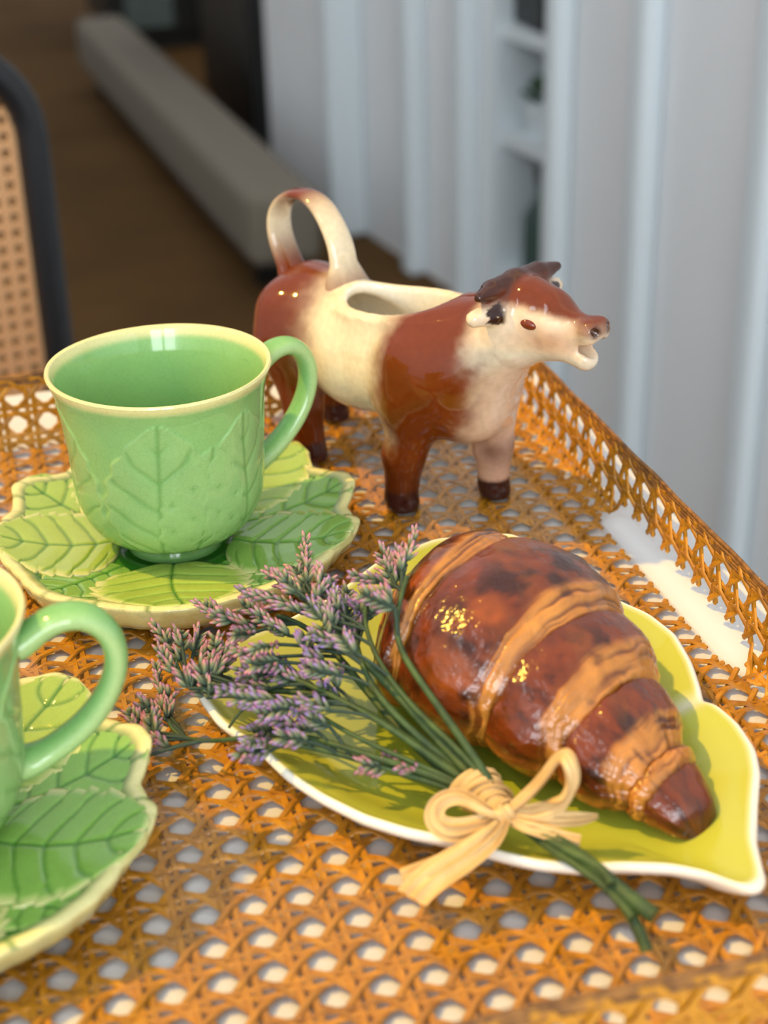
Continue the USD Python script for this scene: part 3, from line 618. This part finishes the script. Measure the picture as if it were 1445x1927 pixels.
ra = np.interp(s_, [0, .1, .5, .9, 1], [.42, .24, .17, .26, .5]); rb = np.interp(s_, [0, .1, .5, .9, 1], [.75, .50, .40, .50, .85]); a = np.arange(20) / 20 * 2 * np.pi
H3 = np.zeros((64, 20, 3)); o2 = np.cos(a)[None] * ra[:, None]; H3[..., 0] = tl_[:, None, 0] + N2[:, None, 0] * o2; H3[..., 2] = tl_[:, None, 1] + N2[:, None, 1] * o2; H3[..., 1] = np.sin(a)[None] * rb[:, None]
v, f = gridmesh(H3, wrap_v=True)
tt_ = mixc(np.broadcast_to(CRM, (64, 20, 3)), BRN, np.clip(.15 + .85 * sstep(.30, .08, s_) + .9 * np.exp(-((s_ - .52) / .12) ** 2) + .6 * sstep(.86, 1, s_), 0, 1)[:, None] * np.ones(20)[None])
tt_ = mixc(tt_, BRD, (.7 * np.clip(-np.cos(a), 0, 1) ** 3)[None] * sstep(.45, .6, s_)[:, None])
part(cow, 'tail_handle', (cow_w(v), f), m_cow, tint=tt_.reshape(-1, 3))
for s in (-1, 1):
    e = trimesh.creation.icosphere(3, 1.0); R = np.stack([HD * .96 + np.array([0, 0, -.12]), HS, [0, 0, 1.]], 0); R[0] -= HS * .22 * s
    v = np.array(e.vertices) * [.24, .10, .14]; v = v @ R + hp_(.80, .86 * s, .12)
    part(cow, 'eye', (cow_w(v), np.array(e.faces)), m_cow, tint=np.broadcast_to(lin(112, 44, 20), (len(v), 3)))

# ================================================================ lime leaf-shaped plate
ZR = 1.05
out_px = [(372, 1312), (376, 1262), (420, 1215), (520, 1178), (623, 1125), (710, 1058), (820, 1015), (960, 1005), (1080, 1055), (1160, 1130), (1222, 1157), (1272, 1196), (1302, 1248), (1318, 1296), (1324, 1320),
          (1350, 1330), (1392, 1366), (1422, 1412), (1431, 1458), (1426, 1520), (1424, 1590), (1437, 1640), (1444, 1666), (1426, 1684), (1396, 1677), (1340, 1655), (1270, 1641), (1180, 1638), (1100, 1641), (1010, 1633), (940, 1616), (860, 1592), (760, 1571), (680, 1546), (600, 1506), (540, 1466), (508, 1436), (490, 1417), (446, 1390), (408, 1362)]
OP = np.array([un(x, y, ZR)[:2] for x, y in out_px]); PC = np.array([6.2, 5.6])
d_ = np.linalg.norm(np.diff(np.vstack([OP, OP[:1]]), axis=0), axis=1); tp = np.r_[0, np.cumsum(d_)]
PO = np.stack([np.interp(np.linspace(0, tp[-1], 361)[:-1], tp, np.r_[OP[:, k], OP[0, k]]) for k in (0, 1)], 1)
for _ in range(3): PO = (np.roll(PO, 1, 0) + 2 * PO + np.roll(PO, -1, 0)) / 4
notch = np.argmin(np.linalg.norm(PO - un(1324, 1320, ZR)[:2], axis=1))
ts_ = np.r_[np.linspace(0, .7, 26), np.linspace(.73, .94, 12), .955, .97, .98, .988, .995, 1.0]
rows, tints = [], []
LIME, LIMD, WHT = lin(180, 182, 66), lin(152, 164, 50), lin(246, 240, 226)
ang_ = np.arange(360)
for t in ts_:
    xy = PC + (PO - PC) * t; z = .36 + (ZR - .36 - .06) * sstep(.66, 1.02, t) ** 1.0 + .05 * sstep(.93, .975, t) - .10 * sstep(.975, 1.0, t) ** 2
    dn = np.abs((ang_ - notch + 180) % 360 - 180); crease = np.exp(-(dn * t / 2.2) ** 2) * sstep(.35, .75, t)
    rows.append(np.c_[xy, np.full(360, z) - .09 * crease])
    tints.append(mixc(mixc(mixc(LIMD, LIME, np.full(360, sstep(.3, .95, t))), WHT, np.full(360, sstep(.962, .985, t))), WHT * .8, .55 * crease))
for t, z in ((1.0, ZR - .20), (.985, ZR - .30), (.94, ZR - .48), (.86, .40), (.74, .16), (.70, 0.0), (.66, 0.0), (.64, .14), (0.0, .16)):
    rows.append(np.c_[PC + (PO - PC) * t, np.full(360, z)]); tints.append(np.broadcast_to(WHT, (360, 3)))
v, f = gridmesh(np.stack(rows), wrap_v=True, flip=False)
v = v + [0, 0, ZF]; plate = thing('leaf_plate', 'lime green leaf-shaped plate with a white rim holding the croissant', 'plate', tuple(wd(np.r_[PC, ZF])))
k0 = int(np.argmax(ts_ > .96)) * 360; rimf = (f.min(1) >= k0) & (f.max(1) < (len(ts_) + 4) * 360 + 360)
tv = np.vstack(tints)
def sub(v, f, tint):
    u, inv = np.unique(f, return_inverse=True); return (v[u], inv.reshape(f.shape)), tint[u]
(mv, t1), (mr, t2) = sub(wd(v), f[~rimf], tv), sub(wd(v), f[rimf], tv)
part(plate, 'dish', mv, m_plate, tint=t1); part(plate, 'rim', mr, m_plate, tint=t2, label='white rolled rim of the plate')

# ================================================================ croissant
ax = spline([(9.35, .50, 0), (9.12, 1.35, 0), (8.55, 2.8, 0), (7.95, 4.5, 0), (7.3, 6.2, 0), (6.5, 7.7, 0), (5.6, 8.8, 0), (4.7, 9.4, 0)], 400)[:, :2]
Ls = np.r_[0, np.cumsum(np.linalg.norm(np.diff(ax, axis=0), axis=1))]
NS, NTH = 520, 240
L = np.linspace(0, Ls[-1], NS); axp = np.stack([np.interp(L, Ls, ax[:, k]) for k in (0, 1)], 1)
Tn = np.gradient(axp, axis=0); Tn /= np.linalg.norm(Tn, axis=1, keepdims=True); Sd = np.stack([Tn[:, 1], -Tn[:, 0]], 1)   # to the right of the axis
def seamL(px, py, z): q = un(px, py, z)[:2]; k = np.argmin(np.linalg.norm(axp - q, axis=1)); return L[k]
seams = [1.05, seamL(1222, 1415, 2.1), seamL(1112, 1300, 3.0), seamL(955, 1200, 3.9), seamL(850, 1085, 4.0), Ls[-1] - .9]
Rb = PchipInterpolator(np.array([0, .022, .07, .14, .26, .42, .57, .70, .80, .90, .965, 1.0]) * Ls[-1], [.12, .55, .82, 1.12, 1.66, 2.34, 2.80, 2.92, 2.72, 2.15, 1.3, .25])(L)
thc = np.arange(NTH) / NTH * 2 * np.pi
LL, TT = np.meshgrid(L, thc, indexing='ij')
pn = np.stack([LL * .8, np.cos(TT) * 2, np.sin(TT) * 2], -1)
cz0 = np.cos(TT); qq = LL + .42 * np.cos(TT - 2.6) * np.interp(LL, [0, 2, 8, 12], [.2, .6, 1, .6]) + .28 * (meshkit.fbm(pn * .9, 3, 11) - .5)
seam_a = np.array(seams); band = np.searchsorted(seam_a, qq); prev = np.where(band > 0, seam_a[np.clip(band - 1, 0, 5)], -1.0); nxt = np.where(band < 6, seam_a[np.clip(band, 0, 5)], Ls[-1] + 1)
u = qq - prev; frac = np.clip(u / (nxt - prev), 0, 1); wS = (.58 + .5 * (meshkit.noise(pn * .7, 3) - .4)) * (1 + .25 * cz0); ustr = u / wS
# each wrap rises at its seam in layered edges, bulges, and sinks to the next
stripe = sstep(1.2, .75, ustr + .5 * (meshkit.fbm(pn * 1.7, 3, 41) - .5)) * (band > 0)
step = .27 * np.clip(u / .6, 0, 1) ** .8 - .27; step = np.where(band > 0, step, 0)
wv = .55 * meshkit.fbm(pn * .8, 3, 14) + .12 * meshkit.noise(pn * 3, 17)
lay = .6 * meshkit.noise(np.stack([ustr * 6 + wv * 5, LL * .25, TT * .9], -1), 19) + .4 * meshkit.noise(np.stack([ustr * 14 + wv * 11, LL * .4, TT * 1.3], -1), 23)
ridg = stripe * .16 * (lay - .5)
bul = .20 * np.sin(np.pi * np.clip(frac, 0, 1)) * (band > 0)
rough_ = .06 * (meshkit.fbm(pn * 2.2, 4, 2) - .5) * 2 + .03 * (meshkit.fbm(pn * 6, 3, 8) - .5)
amp = np.interp(LL, [0, .4, 1.5, Ls[-1] - .8, Ls[-1]], [0, .4, 1, 1, 0])
R_ = Rb[:, None] + amp * ((step + bul + ridg) * np.interp(LL, [0, 3, 8], [.6, .9, 1.2]) + rough_)
cz, sz = np.cos(TT), np.sin(TT); up = np.where(sz > 0, .76 * sz, .60 * sz)
zc = .40 + .60 * Rb * .97
P = np.zeros((NS, NTH, 3)); P[..., :2] = axp[:, None] + Sd[:, None] * (R_ * cz)[..., None]; P[..., 2] = np.maximum(zc[:, None] + R_ * up, .385 + .01 * cz)
GL1, GL2, GL3, GO, GOL, LN = lin(52, 18, 4), lin(106, 44, 7), lin(146, 70, 13), lin(158, 90, 26), lin(190, 124, 48), lin(88, 40, 12)
n1 = meshkit.fbm(pn * 2.6, 4, 21); glz = mixc(np.broadcast_to(GL1, P.shape), GL2, sstep(.35, .62, n1)); glz = mixc(glz, GL3, .6 * sstep(.58, .75, meshkit.fbm(pn * 1.1, 3, 31)))
glz = mixc(glz, GL2 * 1.05, .6 * sstep(.55, .85, frac)); glz = mixc(glz, GO, sstep(.1, -.35, sz) * .85)
ln_ = sstep(.34, .60, lay); stc = mixc(np.broadcast_to(LN, P.shape), GOL, ln_); stc = mixc(stc, GO, .35 * meshkit.noise(pn * 3, 4))
ct = mixc(glz, stc, stripe * sstep(.16, .42, n1 + .12 * (lay - .5)) * .95); ct = mixc(ct, LN * .8, .8 * np.exp(-(u / .07) ** 2) * (band > 0)); ct = mixc(ct, GL1 * .9, sstep(.55, .1, LL) * .5)
v, f = gridmesh(P, wrap_v=True, flip=True); v = v + [0, 0, ZF]
k = len(v); v = np.vstack([v, [np.r_[axp[0], zc[0] + ZF], np.r_[axp[-1], zc[-1] + ZF]]]); Lq = (NS - 1) * NTH
f = np.vstack([f, [[k, i, (i + 1) % NTH] for i in range(NTH)], [[k + 1, Lq + (i + 1) % NTH, Lq + i] for i in range(NTH)]])
ctv = np.vstack([ct.reshape(-1, 3), GL1[None], GL1[None]]); bandv = np.r_[band.ravel(), 0, 6]; fb = bandv[f].min(1)
cro = thing('croissant', 'glossy golden brown croissant lying on the lime leaf plate', 'croissant', tuple(wd([8.2, 5.2, ZF + .4])))
nrm = meshkit.arrays((v, f), True)[2]
for b in range(7):
    s = fb == b
    if s.sum():
        u_, inv = np.unique(f[s], return_inverse=True); p_ = part(cro, 'dough_wrap', (wd(v[u_]), inv.reshape(-1, 3)), m_crust, tint=ctv[u_])
        UsdGeom.Mesh(stage.GetPrimAtPath(p_)).GetNormalsAttr().Set(Vt.Vec3fArray.FromNumpy(nrm[u_].astype(np.float32)))

# ================================================================ bouquet of dried statice tied with raffia
TIE = un(935, 1512, 1.35)
bq = thing('flower_bouquet', 'small bunch of dried pink and violet statice tied with a raffia bow', 'bouquet', tuple(wd(TIE)))
GRN, GRD, CRB, PK, VI = lin(84, 104, 80), lin(46, 66, 52), lin(200, 192, 140), lin(200, 116, 138), lin(150, 116, 190)
bud_a = np.arange(6) / 6 * 2 * np.pi
def bud(o, d, ln, rad, pink):
    d = d / np.linalg.norm(d); n = np.cross(d, [0, 0, 1.]); n = n / (np.linalg.norm(n) + 1e-9); b = np.cross(d, n)
    ts = np.array([0, .22, .55, .78, 1.0]); rs = np.array([.25, 1, .9, .75, .35]) * rad
    V = np.vstack([o + d * ln * t + r * (np.cos(bud_a)[:, None] * n + np.sin(bud_a)[:, None] * b) for t, r in zip(ts, rs)] + [o + d * ln * 1.06])
    I = np.arange(30).reshape(5, 6); f = gridmesh(np.zeros((5, 6, 3)), wrap_v=True)[1]; f = np.vstack([f, [[24 + i, 24 + (i + 1) % 6, 30] for i in range(6)]])
    tip = PK * (1 - pink) + VI * pink; cols = [GRD, GRN * .85, GRN * .75 + CRB * .25, tip * .6 + CRB * .2 + GRN * .2, tip]; c = np.vstack([np.broadcast_to(x, (6, 3)) for x in cols] + [tip[None] * 1.1])
    return (V, f), c
def spike(base, tip, rg, n=None, pink=None):
    """a flower spike: overlapping buds in two ranks along a short rachis"""
    base, tip = np.asarray(base, float), np.asarray(tip, float); ax_ = tip - base; ln = np.linalg.norm(ax_); d = ax_ / ln
    n = n or max(8, int(ln / .085)); side = np.cross(d, rg.normal(size=3)); side /= np.linalg.norm(side); o3 = np.cross(d, side); ms, cs = [], []
    v, f = tube(np.stack([base, (base + tip) / 2, base + ax_ * .95]), [.05, .045, .02], 5); ms.append((v, f)); cs.append(np.broadcast_to(GRD, (len(v), 3)))
    pk = rg.uniform(0, 1) if pink is None else pink
    for k in range(n):
        t = k / n; s = (-1) ** k; a = rg.uniform(-.5, .5); sd = (side * math.cos(a) + o3 * math.sin(a)) * s
        for w in (0, 1):
            dd = d * rg.uniform(.75, 1.05) + sd * (.62 if w == 0 else .35) + o3 * (rg.uniform(-.2, .2) if w == 0 else rg.choice([-1, 1]) * .5)
            (v, f), c = bud(base + ax_ * t + sd * .04, dd, rg.uniform(.30, .42) * (1.05 - .25 * t), rg.uniform(.046, .064), np.clip(pk + rg.normal(0, .2), 0, 1))
            ms.append((v, f)); cs.append(c * rg.uniform(.8, 1.15))
    return merge(ms), np.vstack(cs)
def q4(x, y): return 220 + x / 2.408, 980 + y / 2.408
rgb = np.random.default_rng(5)
# stems: photo points with heights; spikes: (stem index, base, tip) in the close-up's own points
TX, TY = 935, 1512
stems = [([(TX + 4, TY - 8, 1.45), (905, 1445, 1.9), (800, 1295, 2.9), (750, 1205, 3.5), (752, 1135, 4.0), (765, 1085, 4.3)], .085),
         ([(TX, TY - 6, 1.4), (830, 1400, 1.8), (720, 1280, 2.5), (650, 1210, 3.0), (590, 1120, 3.4)], .10),
         ([(TX - 4, TY - 2, 1.35), (800, 1420, 1.5), (690, 1300, 2.0), (600, 1200, 2.5), (520, 1160, 2.7)], .10),
         ([(TX - 6, TY + 4, 1.35), (800, 1455, 1.5), (690, 1420, 1.65), (560, 1385, 1.6), (470, 1387, 1.42), (365, 1392, .8), (318, 1360, .8)], .075),
         ([(TX - 8, TY + 2, 1.3), (790, 1440, 1.6), (640, 1370, 1.9), (520, 1310, 2.0), (430, 1370, 1.3)], .06),
         ([(TX - 2, TY, 1.4), (790, 1405, 1.8), (640, 1320, 2.2), (500, 1300, 2.0), (390, 1300, 1.6), (330, 1240, 1.6)], .085),
         ([(TX, TY - 4, 1.4), (840, 1430, 1.6), (740, 1340, 2.3), (690, 1270, 2.7), (668, 1180, 3.0)], .09),
         ([(TX - 3, TY + 5, 1.25), (830, 1478, 1.3), (740, 1450, 1.4), (600, 1410, 1.5), (500, 1405, 1.5)], .085),
         ([(TX - 1, TY + 1, 1.3), (860, 1470, 1.3), (760, 1435, 1.3), (700, 1430, 1.3)], .06),
         ([(TX + 2, TY - 6, 1.45), (870, 1420, 2.0), (760, 1310, 2.6), (700, 1215, 3.2), (690, 1130, 3.4)], .075),
         ([(TX - 2, TY + 2, 1.35), (820, 1430, 1.7), (700, 1350, 2.2), (560, 1280, 2.4), (460, 1240, 2.3)], .08)]
heads = [
    (0, [((1290, 230), (1355, 70)), ((1300, 250), (1275, 140)), ((1280, 260), (1195, 140)), ((1270, 300), (1215, 210)), ((1230, 290), (1065, 245)), ((1260, 390), (1110, 330)), ((1250, 380), (1200, 330))]),
    (1, [((858, 290), (848, 95)), ((800, 330), (685, 235)), ((830, 330), (740, 250)), ((910, 360), (925, 225)), ((880, 390), (960, 260)), ((790, 390), (570, 320)), ((840, 420), (690, 330)), ((860, 330), (800, 200))]),
    (2, [((500, 460), (380, 370)), ((600, 480), (440, 420)), ((700, 450), (560, 380)), ((640, 500), (530, 520)), ((780, 520), (640, 430)), ((720, 560), (620, 590)), ((700, 620), (540, 590)), ((760, 640), (600, 650))]),
    (3, [((225, 900), (180, 665)), ((240, 890), (235, 780)), ((200, 890), (110, 830)), ((150, 960), (45, 860)), ((170, 980), (155, 880)), ((130, 1010), (75, 920)), ((235, 1030), (170, 980)), ((100, 1080), (50, 990))]),
    (4, [((430, 720), (500, 570)), ((420, 700), (455, 530)), ((470, 700), (540, 540)), ((410, 740), (370, 650)), ((420, 800), (400, 690))]),
    (5, [((290, 640), (180, 475)), ((300, 600), (285, 495)), ((345, 610), (375, 505)), ((260, 690), (190, 590)), ((380, 640), (440, 560)), ((330, 760), (300, 690)), ((400, 790), (330, 700))]),
    (6, [((1040, 500), (1045, 310)), ((1100, 520), (1085, 440)), ((1060, 560), (990, 450)), ((1130, 450), (1125, 320)), ((1000, 560), (880, 520)), ((850, 590), (850, 515)), ((940, 640), (860, 610)), ((960, 560), (930, 470)), ((1010, 700), (870, 670))]),
    (7, [((700, 1040), (550, 1055)), ((720, 950), (610, 960)), ((780, 900), (640, 880)), ((820, 960), (740, 900)), ((900, 950), (780, 930)), ((960, 930), (850, 880)), ((680, 1000), (590, 1010)), ((860, 1000), (740, 980))]),
    (8, [((1240, 1120), (1100, 1110)), ((1330, 1130), (1220, 1080)), ((1380, 1150), (1290, 1110))]),
    (9, [((1120, 420), (1180, 330)), ((1100, 400), (1060, 360)), ((1140, 430), (1210, 340)), ((1080, 600), (1010, 520)), ((980, 480), (950, 370)), ((930, 450), (870, 380)), ((1000, 420), (960, 300))]),
    (10, [((700, 760), (460, 770)), ((760, 700), (560, 700)), ((720, 830), (530, 800)), ((800, 840), (620, 800)), ((880, 760), (740, 700)), ((960, 860), (840, 810)), ((1000, 760), (990, 690)), ((640, 740), (550, 660)), ((920, 720), (870, 660)), ((860, 840), (700, 860)), ((820, 700), (700, 640)), ((1020, 820), (920, 760))])]
tips_z = {0: 4.3, 1: 3.6, 2: 2.9, 3: .9, 4: 2.0, 5: 1.8, 6: 3.1, 7: 2.0, 8: 1.6, 9: 3.5, 10: 2.5}
for k, (pts, r) in enumerate(stems):
    P = spline([un(*p) for p in pts], 40); rr = np.linspace(r * 1.25, r * .6, 40); v, f = tube(P, rr, 7)
    sp = part(bq, 'stem', (wd(v), f), m_stem)
    for (bx0, tx0) in heads[k][1]:
        zt = tips_z[k] + rgb.uniform(-.25, .25); pb, pt = un(*q4(*bx0), zt - .25), un(*q4(*tx0), zt)
        j = np.argmin(np.linalg.norm(P - pb, axis=1)); j = max(j - 4, 0)
        midp = (P[j] + pb) / 2 + [0, 0, .05]; v, f = tube(spline([P[j], midp, pb], 8), [.045] * 8, 5)
        (sv_, sf_), sc_ = spike(pb, pt, rgb, pink=.75 if k in (6, 7, 9, 10) else .25)
        mv_ = merge([(v, f), (sv_, sf_)]); part(sp, 'flower_spike', (wd(mv_[0]), mv_[1]), m_flower, tint=np.vstack([np.broadcast_to(GRD, (len(v), 3)), sc_]))
# cut ends below the tie
for e, r in (([(TX - 30, TY - 25, 1.4), (TX + 5, TY + 5, 1.4), (1060, 1590, 1.45), (1150, 1660, 1.4), (1232, 1724, 1.2)], .17), ([(TX - 20, TY - 15, 1.3), (TX + 10, TY + 12, 1.3), (1080, 1612, 1.38), (1160, 1680, 1.3), (1218, 1790, .7)], .13),
             ([(TX - 25, TY - 10, 1.5), (TX + 15, TY + 8, 1.5), (1040, 1585, 1.5), (1120, 1628, 1.55), (1150, 1668, 1.5)], .11), ([(TX - 20, TY - 5, 1.3), (TX, TY + 8, 1.3), (1040, 1600, 1.4), (1120, 1655, 1.4), (1190, 1728, 1.2)], .09)):
    P = spline([un(*p) for p in e], 40); v, f = tube(P, np.linspace(r * .8, r, 40), 9); part(bq, 'stem_end', (wd(v), f), m_stem)
# raffia
def strap(pts, w, ups, th=.03, crimp=.042, seed=0, n=70, nw=13):
    P = spline([un(*p) for p in pts], n); T = np.gradient(P, axis=0); T /= np.linalg.norm(T, axis=1, keepdims=True); t = np.linspace(0, 1, n)
    U = np.stack([np.interp(t, np.linspace(0, 1, len(ups)), [u[k] for u in ups]) for k in range(3)], 1)
    S = np.cross(T, U); S /= np.linalg.norm(S, axis=1, keepdims=True); N = np.cross(S, T); w = np.interp(t, np.linspace(0, 1, len(w)), w)
    c = np.linspace(-.5, .5, nw); rg = np.random.default_rng(seed); ph = rg.uniform(0, 6, nw)
    h = crimp * (np.cos(c * 17 + ph[0])[None] + .8 * np.sin(c * 31 + t[:, None] * 3 + ph[1]) + .6 * np.cos(c * 47 + t[:, None] * 2 + ph[2]))
    rag = np.zeros((n, nw)); top = P[:, None] + S[:, None] * (c[None] * w[:, None])[..., None] + N[:, None] * h[..., None]
    bot = top - N[:, None] * th; R = np.concatenate([top, bot[:, ::-1]], 1); v, f = gridmesh(R, wrap_v=True)
    m = R.shape[1]; caps = []
    for base in (0, (n - 1) * m):
        for j in range(nw - 1): a0, b0, c0, d0 = base + j, base + j + 1, base + m - 2 - j, base + m - 1 - j; caps += [[a0, b0, c0], [a0, c0, d0]]
    return wd(v), np.vstack([f, caps])
V3 = lambda p: (p[0], p[1], p[2]); UPV = (-.2, -.5, 1)
bow = [('loop', [(948, 1532, 1.75), (985, 1498, 2.1), (1025, 1455, 2.7), (1058, 1420, 3.2), (1074, 1440, 3.1), (1078, 1480, 2.6), (1050, 1515, 2.1), (1000, 1530, 1.8), (950, 1537, 1.72)], [.22, .40, .42, .36, .40, .46, .42, .34, .22], [(-.8, .2, .6), (-.6, .2, .8), (-.6, .2, .8), (.3, -.8, .5), (.5, -.8, .2), (.2, -.7, .7), (-.2, -.5, 1)]),
       ('loop', [(945, 1535, 1.75), (905, 1520, 1.9), (862, 1500, 2.0), (826, 1512, 1.9), (818, 1540, 1.7), (840, 1560, 1.55), (890, 1556, 1.6), (945, 1540, 1.7)], [.22, .36, .38, .40, .46, .50, .44, .24], [(-.2, .5, 1), (-.2, .3, 1), (-.6, -.3, .8), (-.6, -.6, .5), (-.1, -.8, .7), (0, -.7, 1)]),
       ('tail', [(948, 1538, 1.75), (915, 1580, 1.65), (860, 1620, 1.45), (810, 1655, 1.05), (775, 1690, .75)], [.24, .60, .74, .78, .72], [(-.2, -.5, 1), (-.35, -.35, 1), (-.3, -.4, 1)]),
       ('tail', [(946, 1538, 1.72), (905, 1578, 1.62), (850, 1612, 1.42), (800, 1635, 1.05), (757, 1655, .70)], [.22, .40, .44, .46, .48], [(-.2, -.5, 1), (-.3, -.3, 1), (-.3, -.4, 1)]),
       ('tail', [(948, 1534, 1.75), (990, 1535, 1.75), (1040, 1540, 1.7), (1090, 1540, 1.6), (1124, 1537, 1.5)], [.24, .42, .42, .36, .10], [(0, -.5, 1), (.1, -.6, 1), (0, -.5, 1)]),
       ('tail', [(948, 1538, 1.7), (985, 1552, 1.65), (1030, 1566, 1.6), (1092, 1580, 1.55)], [.24, .34, .34, .28], [(0, -.5, 1), (0, -.5, 1)])]
for k, (nm, pts, w, ups) in enumerate(bow):
    part(bq, 'raffia_' + nm, strap(pts, w, ups, seed=k), m_raffia, smooth=40)
# wraps round the stems and the knot
sd_ = un(965, 1540, 1.4) - un(900, 1480, 1.4); sd_ /= np.linalg.norm(sd_); sn = np.array([-sd_[1], sd_[0], 0])
for k in range(5):
    c0 = un(893 + k * 12, 1480 + k * 12, 1.40); a = np.linspace(0, 2 * np.pi, 40); rx = .56 - .055 * k
    P = c0 + sn * (rx * np.cos(a))[:, None] + np.array([0, 0, 1]) * (rx * .85 * np.sin(a))[:, None] + sd_ * (.10 * np.sin(a + k))[:, None]
    Tn_ = sd_ + .25 * sn * (-1) ** k; Tn_ /= np.linalg.norm(Tn_); c = np.linspace(-.5, .5, 5); R = np.stack([P + Tn_ * (x * .30) + (P - c0) / rx * (.03 * math.cos(9 * x + k)) for x in c] + [P * 1 + Tn_ * (x * .28) - (P - c0) * .08 for x in c[::-1]], 1)
    v, f = gridmesh(R[:-1], wrap_u=True, wrap_v=True); part(bq, 'raffia_wrap', (wd(v), f), m_raffia, smooth=40)
kn = trimesh.creation.icosphere(3, 1.0); kv = np.array(kn.vertices); kv = kv * [.24, .2, .24] * (1 + .12 * np.sin(kv[:, :1] * 9 + kv[:, 2:] * 5)) + un(948, 1534, 1.72)
part(bq, 'raffia_knot', (wd(kv), np.array(kn.faces)), m_raffia, smooth=60)

# ================================================================ cane-backed chair with a black tubular frame
m_chaircane = usdkit.material(stage, LK + 'chair_cane', {'d': ('diffuse_bsdf', {'color': tuple(lin(240, 206, 158))}), 't': ('translucent_bsdf', {'color': tuple(lin(244, 206, 156))}), 'm': ('mix_closure', {'fac': .45})}, [('d.BSDF', 'm.closure1'), ('t.BSDF', 'm.closure2')], surface='m.closure')
ch_o = np.array([.010, .95, 0]); chair = thing('cane_chair', 'cane-backed chair with a black tubular frame beyond the table', 'chair', tuple(ch_o), math.radians(14))
# local frame: x along the back (0 = its right edge in the photo, going left), y away, z up
BW, ZB, ZTP = .46, .50, .815
def rr_path(w, z0, z1, r, n=10):
    a = np.linspace(0, np.pi / 2, n); return np.vstack([[(0, 0, z0)], np.c_[-r + r * np.cos(a), 0 * a, z1 - r + r * np.sin(a)], np.c_[-w + r - r * np.sin(a), 0 * a, z1 - r + r * np.cos(a)], [(-w, 0, z0)]])
v, f = tube(rr_path(BW, .02, ZTP, .07), .013, 12); part(chair, 'back_frame', (v, f), m_black, local=True)
seat_f = np.array([(0, 0, .46), (0, -.42, .46), (-BW, -.42, .46), (-BW, 0, .46)]) * [1, -1, 1]
pan = slot(-BW + .012, -.012, ZB, ZTP - .012, .06)
st = []
pitch_ = .0127
def flat_strip(a, b, w, y):
    a, b = np.array(a), np.array(b); d = (b - a) / np.linalg.norm(b - a); n = np.array([-d[1], d[0]]) * w / 2
    q = np.array([a - n, a + n, b + n, b - n]); v = np.vstack([np.c_[q[:, 0], np.full(4, y - .0004), q[:, 1]], np.c_[q[:, 0], np.full(4, y + .0004), q[:, 1]]])
    return v, np.array([[0, 1, 2], [0, 2, 3], [4, 6, 5], [4, 7, 6], [0, 4, 5], [0, 5, 1], [1, 5, 6], [1, 6, 2], [2, 6, 7], [2, 7, 3], [3, 7, 4], [3, 4, 0]])
for n in range(-2, 60):
    for lnn, wq, y in ((LineString([(-BW + n * pitch_ - .0016, 0), (-BW + n * pitch_ - .0016, 1)]), .0024, 0), (LineString([(-BW + n * pitch_ + .0016, 0), (-BW + n * pitch_ + .0016, 1)]), .0024, 0),
                       (LineString([(-1, ZB + n * pitch_ - .0016), (1, ZB + n * pitch_ - .0016)]), .0024, .001), (LineString([(-1, ZB + n * pitch_ + .0016), (1, ZB + n * pitch_ + .0016)]), .0024, .001),
                       (LineString([(-BW + (n - 30 + .5) * pitch_, ZB), (-BW + (n - 30 + .5) * pitch_ + 1, ZB + 1)]), .0024, .002), (LineString([(-BW + (n + .5) * pitch_, ZB), (-BW + (n + .5) * pitch_ - 1, ZB + 1)]), .0024, .003)):
        g = lnn.intersection(pan)
        if not g.is_empty and g.length > .004: st.append(flat_strip(g.coords[0], g.coords[-1], wq, y))
part(chair, 'back_cane', merge(st), m_chaircane, smooth=False, local=True, kind='stuff')
v, f = tube(np.array([(0, 0, ZB - .01), (-BW, 0, ZB - .01)]), .011, 10); part(chair, 'back_rail', (v, f), m_black, local=True)
v, f = boxm((-BW, .0, .425), (0, .42, .455), .01); part(chair, 'seat', (v, f), m_chaircane, smooth=40, local=True)
for x in (0, -BW):
    v, f = tube(np.array([(x, .40, .425), (x, .42, .2), (x, .43, 0)]), .012, 10); part(chair, 'leg', (v, f), m_black, local=True)
